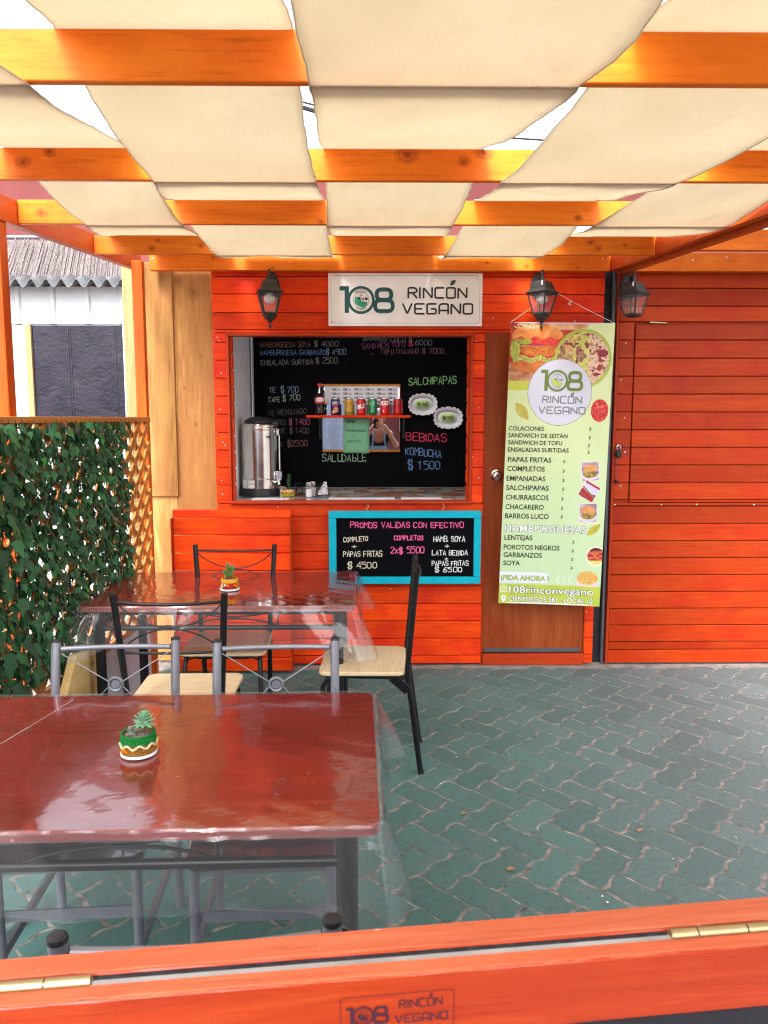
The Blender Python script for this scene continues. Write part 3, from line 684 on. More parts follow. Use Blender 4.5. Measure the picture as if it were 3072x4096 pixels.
tag(mb.build('plywood_board', 'ply', origin=(-1.33, 4.8, 1.083)), 'narrow upper plywood board overlapping the taller one beside the corner post', 'board')

# black recess and grey rail between the two kiosks
g_ = thing('corner_post', 'black and grey metal post in the gap between the two orange kiosks', 'post', (1.42, 4.85, 0))
mb = MB(); mb.box(1.386, 1.437, 4.80, 4.84, 0, 2.5, c=.003); mb.build('dark_channel', 'dark', g_)
mb = MB(); mb.box(1.437, 1.458, 4.77, 4.86, 0, 2.5, c=.003); mb.build('grey_edge', 'greyrail', g_)

# neighbouring kiosk on the right
nk = thing('neighbour_kiosk', 'closed orange plank kiosk filling the right side, its shutter padlocked', 'kiosk', (2.3, 5.0, 0))
pitch = .1075; zs = [1.054 + pitch * k for k in range(-9, 0)] + [1.048]
zs[0] = .012
mb = MB(); zl = [.012, .10] + [1.020 - .1085 * k for k in range(8, -1, -1)]
planks(mb, 1.478, 4.2, zl); planks(mb, 1.478, 1.572, [1.062 + .1085 * k for k in range(11)]); planks(mb, 1.478, 4.2, [2.147, 2.240, 2.345, 2.45, 2.55])
planks(mb, 1.478, 4.2, [1.024, 1.046]); mb.box(1.478, 4.2, YF + .019, YF + .04, .01, 2.55, rnd=.1)
mb.build('plank_wall', 'plank_r', nk)
mb = MB(); planks(mb, 1.577, 4.2, [1.062 + .1085 * k for k in range(11)][:-1] + [2.135], y=YF - .003); mb.box(1.577, 4.2, YF - .012, YF + .01, 1.050, 1.0605, rnd=.5, c=.001)
shut = mb.build('shutter', 'plank_r', nk)
mb = MB(); mb.box(1.462, 1.478, YF - .004, YF + .05, .01, 2.5, rnd=.2, c=.002); mb.build('corner_trim', 'trim_z', nk)
mb = MB(); mb.tube([(1.655, YF - .014, 2.142), (1.760, YF - .014, 2.138)], .0055, 10)
for x in (1.69, 1.725): mb.tube([(x, YF - .014, 2.1405), (x + .003, YF - .014, 2.1403)], .0063, 10)
mb.build('hinge', 'brass', shut)
mb = MB()
for x, z in ((1.49, 1.03), (1.78, 1.032), (2.0, 1.033), (2.36, 1.03), (1.52, 2.02), (1.50, 1.80), (1.53, 1.57), (1.52, 1.15), (1.70, 1.305), (2.02, 1.30), (1.54, 1.36)): screw(mb, x, z, YF, .0045)
mb.build('screw_heads', 'paper', nk, smooth=False)
# dark gap strip behind edge
# padlock and chain
pk = thing('padlock', 'black padlock with wire loop and short hanging chain on the right kiosk shutter', 'padlock', (1.49, YF - .02, 1.33))
mb = MB(); mb.box(1.478, 1.510, YF - .030, YF - .010, 1.325, 1.375, c=.004); mb.build('lock_body', 'black_metal', pk)
mb = MB(); mb.tube([(1.484, YF - .02, 1.372), (1.484, YF - .02, 1.392), (1.490, YF - .02, 1.402), (1.498, YF - .02, 1.402), (1.504, YF - .02, 1.392), (1.504, YF - .02, 1.372)], .0035, 8); mb.build('shackle', 'chrome', pk)
mb = MB(); mb.tube([(1.488, YF - .025, 1.385), (1.51, YF - .04, 1.40), (1.54, YF - .03, 1.39), (1.556, YF - .02, 1.37), (1.548, YF - .02, 1.35), (1.52, YF - .03, 1.345)], .0018, 6)
mb.tube([(1.486, YF - .02, 1.395), (1.478, YF - .03, 1.375), (1.474, YF - .02, 1.345)], .0018, 6); mb.build('wire', 'greyrail', pk)
mb = MB()
for k in range(8):
    z = 1.318 - k * .0165; a = k % 2
    mb.tube([(1.486 + math.cos(q) * .0045 * (1 if a else .2), YF - .016 + math.cos(q) * .0045 * (.2 if a else 1), z + math.sin(q) * .010) for q in [j * PI / 4 for j in range(8)]], .0013, 5, closed=True)
mb.build('chain', 'greyrail', pk)
mb = MB(); mb.lathe([(0, -.012), (.009, -.008), (.012, 0), (.009, .008), (0, .012)], 10, (1.487, YF - .018, 1.180)); mb.tube([(1.48, YF - .02, 1.185), (1.496, YF - .022, 1.172), (1.50, YF - .02, 1.165)], .002, 5); mb.build('chain_end_lock', 'black_metal', pk)

# leaning shutter panel
lp = thing('shutter_panel', 'spare orange plank panel leaning upright against the kiosk behind the far table', 'panel', (-.88, 4.62, 0))
mb = MB(); zz = [.014, .10, .208, .317, .425, .533, .642, .75, .86, .965]; 
for a, b in zip(zz[:-1], zz[1:]): mb.box(-1.232, -.522, 4.60 + .04 * (a / 1.0), 4.618 + .04 * a, a + .0025, b - .0025, rnd=rn(), c=.003)
mb.build('planks', 'plank', lp)
mb = MB(); mb.box(-1.234, -.518, 4.634, 4.662, .967, 1.015, rnd=.8, c=.003); mb.box(-1.22, -.53, 4.664, 4.69, .02, .06); mb.build('top_rail', 'plank', lp)
mb = MB(); mb.box(-.521, -.513, 4.606, 4.66, .014, .966, rnd=.3); mb.build('edge_strip', 'trim_z', lp)
mb = MB(); mb.box(-1.24, -1.2325, 4.606, 4.66, .014, .966, rnd=.5); mb.build('edge_strip', 'trim_z', lp)

# ================================================================ PERGOLA
M['beam_x'] = wood('honey_beam', 'x', HON, patch=(0.62, 0.12, 0.010), knotcol=(0.20, 0.022, 0.005), grain=7, kpos=[(-1.046, -.1, 2.318, .022), (-.967, -.1, 2.347, .018), (.094, -.1, 2.344, .030), (.263, -.1, 2.324, .018), (.324, -.1, 2.351, .026), (-1.304, .63, 2.359, .022), (-.214, .63, 2.329, .016), (.795, .63, 2.346, .016),
 (-1.109, 1.45, 2.401, .020), (-1.08, 1.45, 2.44, .012), (-.867, 1.45, 2.415, .014), (1.071, 1.45, 2.435, .020), (1.109, 1.45, 2.408, .018), (1.242, 1.45, 2.423, .013), (-.96, 2.19, 2.505, .012), (-.613, 2.19, 2.447, .012), (.660, 2.19, 2.481, .013), (.895, 2.19, 2.459, .013), (1.197, 2.19, 2.451, .012)])
BY = [-.35, .60, 1.50, 2.40, 3.13, 3.95]
def zb(y): return 2.177 + (y - 1.5) * .0795
def zb2(y): return {1.5: 2.177, 2.4: 2.269, 3.13: 2.319, 3.95: 2.373}.get(y, zb(y))
pg = thing('pergola', 'honey-stained timber pergola over the patio carrying woven canopy strips', 'pergola', (0, 2.5, 0))
for y in BY:
    mb = MB(); z = zb2(y); mb.box(-1.395, 1.395, y, y + .021, z, z + .091, rnd=rn(), c=.0025); mb.build('cross_beam', 'beam_x', pg)
mb = MB(); mb.box(-1.335, 1.392, 4.69, 4.735, 2.434, 2.532, rnd=.73, c=.0025); mb.build('ledger_beam', 'beam_x', pg)
def side_beam(x0, x1, dz=0, h=.098):
    mb = MB(); ya, yb = -.50, 4.74; vs = []
    for y in (ya, yb):
        z = zb(y) + .004 + dz
        vs += [(x0, y, z), (x1, y, z), (x1, y, z + h), (x0, y, z + h)]
    return mb.add(vs, [(0, 1, 2, 3), (4, 7, 6, 5), (0, 4, 5, 1), (1, 5, 6, 2), (2, 6, 7, 3), (3, 7, 4, 0)], 0, rn())
side_beam(-1.440, -1.397).build('side_beam', 'beam_y', pg, bevel=.002); side_beam(1.397, 1.440).build('side_beam', 'beam_y', pg, bevel=.002)
for x0, y0, y1, zt in ((-1.378, 4.48, 4.535, 2.45), (-1.475, 2.99, 3.055, 2.30), (-1.475, .42, .485, 2.03), (1.405, .42, .485, 2.03)):
    mb = MB(); mb.box(x0, x0 + (.058 if y0 > 4 else .068), y0, y1, 0, zt + (.07 if x0 < -1.45 or y0 < 1 else 0), rnd=rn(), c=.003); mb.build('post', 'post', pg)
mb = MB(); 
for x, z in ((1.345, 2.505), (-1.31, 2.50), (-1.30, 2.525), (.2, 2.52), (-.92, 2.515)): screw(mb, x, z, 4.689, .0045)
mb.build('screw_heads', 'paper', pg, smooth=False)

# neighbouring pergola on the right
np_ = thing('neighbour_pergola', 'amber timber pergola of the right kiosk with doubled side beam', 'pergola', (2.3, 4.2, 0))
side_beam(1.446, 1.490, -.018, .09).build('side_beam', 'beam_y', np_, bevel=.002)
mb = MB(); mb.box(1.492, 4.4, 3.93, 3.972, 2.395, 2.495, rnd=.33, c=.0025); mb.build('cross_beam', 'beam_x', np_)
mb = MB(); mb.box(1.492, 4.4, 1.5, 1.542, 2.20, 2.30, rnd=.33, c=.0025); mb.build('cross_beam', 'beam_x', np_)
mb = MB(); mb.box(1.470, 4.4, 4.69, 4.735, 2.434, 2.540, rnd=.44, c=.0025); lb = mb.build('ledger_beam', 'beam_x', np_)
mb = MB(); 
for x, z in ((1.72, 2.497), (1.88, 2.498), (1.79, 2.515), (2.08, 2.515)): screw(mb, x, z, 4.689, .005)
mb.build('screw_heads', 'paper', lb, smooth=False)
mb = MB()
P = [[(1.50 + 1.6 * i / 14, 3.2 + 1.5 * j / 14, 2.545 + .02 * j / 14 - .035 * math.sin(PI * j / 14) - .012 * math.sin(i * 1.3) * math.sin(PI * j / 14)) for i in range(15)] for j in range(15)]
mb.grid(P); tag(mb.build('white_awning_sheet', 'awning', thick=.002, origin=(2.2, 4.1, 2.5)), 'slack white awning sheet lying over the right neighbour pergola', 'awning')

# ================================================================ CANOPY STRIPS
# left edge, right edge by distance; over[k]: does the strip lie on top of beam k
strips = [
 ([(-.35, -1.36), (.6, -1.30), (1.5, -1.22), (2.4, -1.10), (3.13, -1.13), (3.95, -1.32), (4.7, -1.30)], [(-.35, -.70), (1.3, -.655), (1.5, -.635), (2.4, -.715), (3.13, -.756), (3.95, -.82), (4.7, -.85)], [0, 1, 0, 1, 0, 1],
  'cream canopy strip along the left side beam, ending above the corner post'),
 ([(-.35, -.56), (1.3, -.56), (1.5, -.585), (2.4, -.663), (3.13, -.79), (3.95, -.790), (4.7, -.78)], [(-.35, -.14), (1.5, -.152), (2.4, -.178), (3.13, -.20), (3.95, -.219), (4.7, -.22)], [1, 0, 1, 0, 1, 0],
  'cream canopy strip left of centre, its end curling under the beam above the left lantern'),
 ([(-.35, -.11), (1.5, -.122), (2.4, -.155), (3.13, -.187), (3.95, -.205), (4.7, -.21)], [(-.35, .42), (1.3, .415), (1.5, .375), (2.4, .325), (3.13, .300), (3.95, .335), (4.7, .34)], [0, 1, 0, 1, 0, 1],
  'widest cream canopy strip, running down the centre with a crease at the nearest beam'),
 ([(-.35, .50), (1.5, .47), (2.4, .373), (3.13, .385), (3.95, .345), (4.7, .35)], [(-.35, 1.02), (1.5, 1.02), (2.0, .96), (2.4, .905), (3.13, .87), (3.95, .84), (4.7, .80)], [1, 0, 1, 0, 1, 0],
  'cream canopy strip right of centre, its end curling under the beam above the middle lantern'),
 ([(-.35, 1.08), (1.5, 1.06), (2.4, .975), (3.13, .855), (3.95, .90), (4.7, .92)], [(-.35, 1.37), (1.5, 1.38), (2.4, 1.385), (3.13, 1.385), (3.95, 1.385), (4.7, 1.38)], [0, 1, 0, 1, 0, 1],
  'cream canopy strip along the right side beam, narrowest where it meets that beam'),
]
def interp(tb, y): return float(np.interp(y, [p[0] for p in tb], [p[1] for p in tb]))
for si, (Lf, Rt, over, lab) in enumerate(strips):
    ctrl = []
    for k, y in enumerate(BY):
        z = zb2(y); zz = z + .091 + .004 if over[k] else z - .0035
        ctrl.append((y - .004, zz)); ctrl.append((y + .025, zz))
    if over[-1]: ctrl.append((4.70, 2.538))
    else: ctrl.append((4.66, 2.530))
    rows = []
    for i in range(len(ctrl) - 1):
        (y0, z0), (y1, z1) = ctrl[i], ctrl[i + 1]; seg = 3 if y1 - y0 < .1 else 22
        sag = 0 if seg == 3 else (y1 - y0) * (.012 if z1 > z0 + .03 else .022) + (.004 if (i == len(ctrl) - 2 and not over[-1]) else 0)
        for j in range(seg + (1 if i == len(ctrl) - 2 else 0)):
            q = j / seg; y = y0 + (y1 - y0) * q; rows.append((y, z0 + (z1 - z0) * q - sag * 4 * q * (1 - q), 4 * q * (1 - q) if seg > 3 else 0))
    mb = MB(); nx = 22; P = []; ph = ru(0, 6)
    for (y, z, free) in rows:
        xl = interp(Lf, y) + .003 * math.sin(y * 6 + ph) + .0013 * math.sin(y * 31 + ph * 2) + .0008 * math.sin(y * 77); xr = interp(Rt, y) + .003 * math.sin(y * 5 + ph * 3) + .0013 * math.sin(y * 33) + .0008 * math.sin(y * 83)
        row = []
        for i in range(nx + 1):
            u_ = i / nx; x = xl + (xr - xl) * u_
            edge = abs(u_ - .5) * 2
            dz = free * (-.004 * (edge ** 4) + .0035 * math.sin(x * 17 + y * 4 + ph) + .0015 * math.sin(x * 41 - y * 9 + ph * 2) + .004 * math.sin((x * 1.2 + y * .9) * 11 + ph))
            row.append((x, y, z + dz))
        P.append(row)
    mb.grid(P)
    # folded hems on the long edges
    c_ = tag(mb.build('canopy_strip', 'canopy', thick=.0014, ang=80, origin=((P[0][0][0] + P[0][-1][0]) / 2, 2.2, 2.2)), lab, 'canopy', 'woven cream canopy strips')
    hm = MB()
    for col in (0, -1):
        hm.tube([(p[col][0], p[col][1], p[col][2] - .001) for p in P], .0017, 5)
    hm.tube([(q[0], q[1], q[2] - .001) for q in P[-1]], .0017, 5)
    hm.build('hem', 'canopy', c_)

# ================================================================ LEFT BACKGROUND
sh = thing('metal_shed', 'white sheet-metal shed with corrugated roof seen beyond the left fence', 'shed', (-2.6, 6.5, 0))
mb = MB(); YS = 6.4
def ribbed(mb, x0, x1, z0, z1, y=YS, every=.28):
    xs = []; x = x0
    while x < x1 - 1e-6:
        xs += [(x, 0), (min(x + .012, x1), -.018), (min(x + .045, x1), -.018), (min(x + .057, x1), 0)]; x += every
    xs = [p for p in xs if p[0] <= x1] + [(x1, 0)]
    mb.grid([[(px, y + dy, z) for px, dy in xs] for z in (z0, z1)], flip=True)
ribbed(mb, -4.6, -1.0, 2.325, 2.62); ribbed(mb, -4.6, -2.84, 0, 2.32, every=.25); ribbed(mb, -2.06, -1.0, 0, 2.32); ribbed(mb, -2.84, -2.06, 0, 1.40)
mb.build('sheet_wall', 'whitemetal', sh, ang=20)
mb = MB(); mb.box(-4.6, -1.0, YS + .02, YS + 2.0, 0, 2.60); mb.build('shed_body', 'whitemetal', sh)
mb = MB(); mb.box(-2.79, -2.055, YS - .004, YS + .012, 1.40, 2.312, c=.002); wf = mb.build('window', 'film', sh)
mb = MB(); mb.box(-2.835, -2.79, YS - .03, YS + .01, 1.38, 2.32, rnd=.4, c=.002); mb.build('frame', 'pine', wf)
mb = MB()
for x in (-2.50, -2.482, -2.12): mb.box(x, x + .005, YS - .009, YS - .004, 1.41, 2.29)
mb.build('seam', 'dark', wf)
mb = MB(); mb.box(-3.6, -3.02, YS - .03, YS - .01, 0, 2.32, c=.003); dd = mb.build('door', 'white', sh)
mb = MB(); mb.box(-3.02, -2.97, YS - .045, YS - .004, 0, 2.36, rnd=.6, c=.002); mb.box(-3.6, -3.02, YS - .045, YS - .004, 2.325, 2.36, rnd=.6, c=.002); mb.build('door_frame', 'pine', dd)
mb = MB(); mb.box(-3.10, -3.035, YS - .05, YS - .03, 2.22, 2.26, c=.003); mb.build('door_closer', 'paper', dd)
# corrugated eave
mb = MB(); P = []
for j, y in enumerate((YS - .22, YS - .05, YS + .5)):
    P.append([(-4.6 + i * .0155, y, 2.61 + .034 * math.sin(i * 2 * PI / 7.6) + .12 * j / 2) for i in range(int(3.5 / .0155))])
mb.grid(P); mb.build('corrugated_roof', 'corr', sh, thick=.008, ang=60)
mb = MB()
P = [[(-4.4 + 2.45 * i / 40 - (0.0 if j else 0) + (-.16 * j / 10) * (i / 40), YS - .02 + .55 * j / 10 + ru(-.006, .006), 2.64 + .46 * j / 10 + ru(-.006, .006)) for i in range(41)] for j in range(11)]
mb.grid(P)
for _ in range(420):
    a = rn(); x = -4.4 + 2.4 * a; xt = x - .16 * (x + 4.4) / 2.45
    t0 = ru(-.02, .15); t1 = ru(.75, 1.03)
    mb.tube([(x + (xt - x) * t0, YS - .032 + .55 * t0, 2.645 + .46 * t0), (x + (xt - x) * t1 + ru(-.012, .012), YS - .036 + .55 * t1, 2.65 + .46 * t1)], .0028, 4, rnd=rn())
tag(mb.build('reed_mat', 'reed', origin=(-3.2, YS, 2.64), ang=60), 'grey dried reed mat laid on the shed roof at left', 'reed mat')
mb = MB(); mb.tube([(-4.4, 6.98, 3.13), (-2.0, 6.98, 3.14)], .018, 10)
tag(mb.build('metal_pipe', 'grey_metal', origin=(-3.2, 6.98, 3.13)), 'thin grey pipe running along the top of the reed mat', 'pipe')
mb = MB(); mb.box(-1.600, -1.523, 5.0, 5.06, 0, 2.56, rnd=.3, c=.003)
tag(mb.build('timber_post', 'pine', origin=(-1.59, 5.03, 0)), 'pale unpainted timber post between the shed and the pergola corner', 'post')
# red rendered building behind everything
rb = thing('rendered_building', 'faded red rendered building rising behind the kiosks with a dark roof edge', 'building', (0, 9.5, 0))
mb = MB(); mb.box(-12, 14, 9.0, 12, 0, 4.35); mb.build('wall', 'pinkwall', rb)
mb = MB()
for i in range(26): mb.box(-12 + i, -11.02 + i, 8.9, 9.3, 4.352 + .02 * (i % 2), 4.42 + .03 * (i % 3), c=.01)
mb.build('roof_edge', 'roofdark', rb)
mb = MB(); mb.box(2.0, 3.3, 8.97, 8.998, 3.3, 3.9); gw = mb.build('gridded_window', flat('pinkish_window', (.5, .34, .34), .4), rb)
mb = MB()
for i in range(9): mb.box(2.02 + i * .155, 2.035 + i * .155, 8.955, 8.969, 3.3, 3.9)
mb.build('window_bars', 'white', gw)
for i, (xa, za, xb, zb_, rr, nm, lab) in enumerate([(-1.0, 4.9, 4.0, 4.25, .022, 'cable', 'thick black overhead cable sagging past the canopy gap on the right'), (-2.0, 5.2, 3.6, 4.5, .010, 'cable', 'thin black overhead cable crossing the narrow gap in the canopy'), (.6, 4.45, 3.4, 4.48, .03, 'cable', 'bundle of black cables along the roof edge seen through the canopy gap')]):
    mb = MB(); mb.tube([(xa + (xb - xa) * q, 8.6, za + (zb_ - za) * q - .25 * math.sin(PI * q)) for q in [k / 16 for k in range(17)]], rr, 6)
    tag(mb.build(nm, 'dark', origin=(xa, 8.6, za)), lab, 'cable')
# buildings across the passage behind the viewer: seen only in the mirror and in reflections
ob = thing('opposite_shop', 'pale shopfront with blue-grey curtain and cream slats, visible only in the little mirror', 'building', (0, -5.2, 0))
mb = MB(); mb.box(-6, 6, -5.6, -5.2, 0, 1.9); mb.build('wall', 'pinkwall', ob)
mb = MB(); mb.grid([[(-3.6 + i * .04, -5.12 + .04 * math.sin(i * .9), z) for i in range(86)] for z in (0.05, 1.88)]); mb.build('curtain', 'curtain', ob, ang=80)
mb = MB(); 
for i in range(12): mb.box(.5 + i * .1, .56 + i * .1, -5.17, -5.13, 1.3, 1.9)
mb.build('slats', 'canopy', ob)

# ================================================================ FENCE WITH PLASTIC IVY
XF = -1.31
fe = thing('lattice_fence', 'diagonal wooden lattice fence closing the left side of the patio', 'fence', (XF, 3.2, 0))
fe_pivot = (XF - 1.27 * math.sin(R(3.3)), 4.47 - 1.27 * math.cos(R(3.3)))
def slats(mb, x, sgn, y0, y1, z0, z1, pitch=.135, wd=.036, th=.011, slope=1.0):
    H_ = z1 - z0; dy = H_ / slope; n = int((y1 - y0 + dy) / pitch) + 2
    for i in range(-1, n):
        b = y0 - dy + i * pitch if sgn > 0 else y0 + i * pitch
        p0 = [b, z0]; p1 = [b + sgn * dy, z1]
        # clip to y0..y1
        def cl(p, q):
            out = []
            for (ya, za), (yb, zb_) in ((p, q), (q, p)):
                if ya < y0: t_ = (y0 - ya) / (yb - ya); ya, za = y0, za + (zb_ - za) * t_
                elif ya > y1: t_ = (y1 - ya) / (yb - ya); ya, za = y1, za + (zb_ - za) * t_
                out.append((ya, za))
            return out
        if max(p0[0], p1[0]) <= y0 or min(p0[0], p1[0]) >= y1: continue
        a, b_ = cl(p0, p1)
        if math.hypot(a[0] - b_[0], a[1] - b_[1]) < .03: continue
        mb.bar((x, a[0], a[1]), (x, b_[0], b_[1]), th, wd, up=(1, 0, 0) if False else (0, 0, 1), rnd=rn())
zf0, zf1 = .42, 1.555
mb = MB(); slats(mb, XF, 1, 1.5, 4.47, zf0, zf1); mb.build('slat_layer', 'lattice', fe)
mb = MB(); slats(mb, XF - .012, -1, 1.5, 4.47, zf0, zf1); mb.build('slat_layer', 'lattice', fe)
mb = MB(); mb.box(XF - .018, XF + .012, 1.5, 4.475, 1.545, 1.572, rnd=.4, c=.002); mb.build('top_rail', 'lattice', fe)
mb = MB(); mb.box(XF - .02, XF + .008, 1.5, 4.475, .40, .43, rnd=.4, c=.002); mb.build('bottom_rail', 'lattice', fe)
# pale plank standing under the fence
mb = MB(); vs = [(XF + .03, 3.06, .0), (XF + .03, 3.55, .0), (XF + .03, 3.55, .50), (XF + .03, 3.20, .56), (XF + .03, 3.06, .40)]
vs2 = [(x - .035, y, z) for x, y, z in vs]; mb.add(vs + vs2, [(0, 1, 2, 3, 4), (9, 8, 7, 6, 5)] + [(i, i + 5, (i + 1) % 5 + 5, (i + 1) % 5) for i in range(5)], 0, .5)
tag(mb.build('pine_offcut', 'pine_y', origin=(XF, 3.5, 0), bevel=.003), 'pale pine offcut leaning under the ivy fence beside the table', 'board')
mb = MB(); mb.box(XF - .06, XF - .03, 3.7, 4.46, 0, .40, c=.003); mb.build('kick_board', 'whitemetal', fe)
# ivy
iv = thing('artificial_ivy', 'dense dark green plastic ivy netting hung over the lattice fence', 'ivy screen', (XF, 3.2, 1.0))
LEAF = [(0, 0), (.16, .04), (.36, .08), (.28, .32), (.38, .50), (.18, .62), (0, 1.05), (-.18, .62), (-.38, .50), (-.28, .32), (-.36, .08), (-.16, .04)]
mb = MB()
def leaf(mb, o, size, yaw_, pitch_, roll_, rnd):
    m = Matrix.Rotation(yaw_, 4, 'Z') @ Matrix.Rotation(pitch_, 4, 'Y') @ Matrix.Rotation(roll_, 4, 'X')
    cv = ru(.12, .4); vs = []
    for (a, b) in [(0, .42)] + LEAF:
        p = Vector((cv * (abs(a) ** 1.3) * -1 + .18 * (b - .4) ** 2 * -1, a, -b)) * size; p = m @ p; vs.append((o[0] + p.x, o[1] + p.y, o[2] + p.z))
    n = len(LEAF); mb.add(vs, [(0, 1 + i, 1 + (i + 1) % n) for i in range(n)], 0, rnd)
def ivy_bottom(y): return .44 + .05 * math.sin(y * 7) + (.16 if y > 3.3 else 0) * min(1, (y - 3.3) / .9)
for row in range(33):
    for k in range(162):
        y = 1.85 + k * .0140 + ru(-.012, .012); z = 1.535 - row * .0345 + ru(-.016, .016)
        if z < ivy_bottom(y) + .03 or y > 4.02 + .03 * math.sin(z * 17): continue
        if rn() < .10: continue
        big = 1.0
        leaf(mb, (XF + ru(.016, .055), y, z), ru(.032, .058), ru(-.8, .8), ru(-.65, .35), ru(-.6, .6), rn() ** 1.1 * (.9 if rn() < .94 else 1.1))
for k in range(150):
    y = ru(1.9, 2.86); z = ru(.45, 1.55)
    leaf(mb, (XF + ru(.05, .09), y, z), ru(.065, .10), ru(-.5, .5), ru(-.6, .1), ru(-.5, .5), rn() * .8)
mb.build('leaves', 'ivy', iv, ang=80)
mb = MB()
for k in range(24): mb.tube([(XF + .022 + .004 * math.sin(j + k), 1.95 + j * .29, 1.54 - k * .047 + .003 * math.sin(j * 2 + k)) for j in range(9)], .0013, 4)
for k in range(48): y = 1.96 + k * .048; mb.tube([(XF + .02, y, 1.56), (XF + .024, y + .004, max(.5, ivy_bottom(y)))], .0011, 4)
mb.build('netting', 'black_metal', iv)

for o_, z_ in ((fe, 0), (iv, 1.0)): o_.location = (fe_pivot[0], fe_pivot[1], z_); o_.rotation_euler[2] = R(-3.3)

# ================================================================ TABLES
def rrect(a, b, r, n=6):
    P = []
    for cx, cy, a0 in ((a - r, b - r, 0), (-a + r, b - r, PI / 2), (-a + r, -b + r, PI), (a - r, -b + r, 1.5 * PI)):
        for k in range(n + 1): q = a0 + k / n * PI / 2; P.append((cx + r * math.cos(q), cy + r * math.sin(q)))
    return P
def slab(mb, P, z0, z1, mi_top=0, mi_side=1, ch=.003):
    n = len(P); cx = sum(p[0] for p in P) / n; cy = sum(p[1] for p in P) / n
    def ring(g, z): return [(p[0] - (1 if p[0] > cx else -1) * g, p[1] - (1 if p[1] > cy else -1) * g, z) for p in P]
    vs = ring(ch, z0) + ring(0, z0 + ch) + ring(0, z1 - ch) + ring(ch, z1)
    for k in range(3): mb.add(vs[k * n:(k + 2) * n], [(i, (i + 1) % n, n + (i + 1) % n, n + i) for i in range(n)], mi_side)
    mb.add(vs[3 * n:], [tuple(range(n))], mi_top); mb.add(vs[:n], [tuple(range(n))[::-1]], mi_side)
def bows(mb, x0, x1, y0, y1, z0, z1, r, mid=.5):
    """two rods bowing towards each other between an upper and a lower rail"""
    xm = (x0 + x1) / 2; zm = z0 + (z1 - z0) * mid
    for zt, s_ in ((z1, 1), (z0, -1)):
        P = []
        for k in range(17):
            q = k / 16; x = x0 + (x1 - x0) * q; e = 1 - (2 * q - 1) ** 2
            e = e ** .8
            P.append((x, y0 + (y1 - y0) * 0, zt + (zm + s_ * r - zt) * e))
        mb.tube(P, r, 8)
def make_table(label, loc, rz):
    t_ = thing('dining_table', label, 'table', loc, rz, 'varnished patio tables')
    mb = MB(); slab(mb, rrect(.60, .38, .028), .725, .75); mb.build('tabletop', ['table', 'tabledge'], t_, world=False, ang=30)
    for x in (-.53, .53):
        for y in (-.315, .315):
            mb = MB(); mb.tube([(x, y, .002), (x, y, .724)], .0225, 20); mb.lathe([(.0, 0), (.024, 0), (.024, .018), (.0, .018)], 16, (x, y, 0)); mb.build('leg', 'black_metal', t_, world=False)
    for y in (-.315, .315):
        mb = MB(); mb.tube([(-.52, y, .638), (.52, y, .638)], .0115, 12); mb.build('long_rail', 'black_metal', t_, world=False)
        mb = MB(); bows(mb, -.14, .26, y, y, .645, .722, .004); 
        for x in (-.14, .26): mb.tube([(x, y, .64), (x, y, .724)], .004, 8)
        mb.build('bow_rods', 'black_metal', t_, world=False)
    for x in (-.53, .53):
        mb = MB(); mb.tube([(x, -.31, .638), (x, .31, .638)], .0115, 12); mb.build('short_rail', 'black_metal', t_, world=False)
    mb = MB(); mb.box(-.55, .55, -.33, .33, .700, .7245, c=.002); mb.build('under_frame', 'black_metal', t_, world=False)
    return t_
make_table('nearer varnished maroon table with the green-banded succulent pot on it', (-.600, 1.825, 0), R(1.3))
make_table('farther varnished maroon table with the small jade plant on it, by the leaning panel', (-.702, 3.665, 0), R(.5))
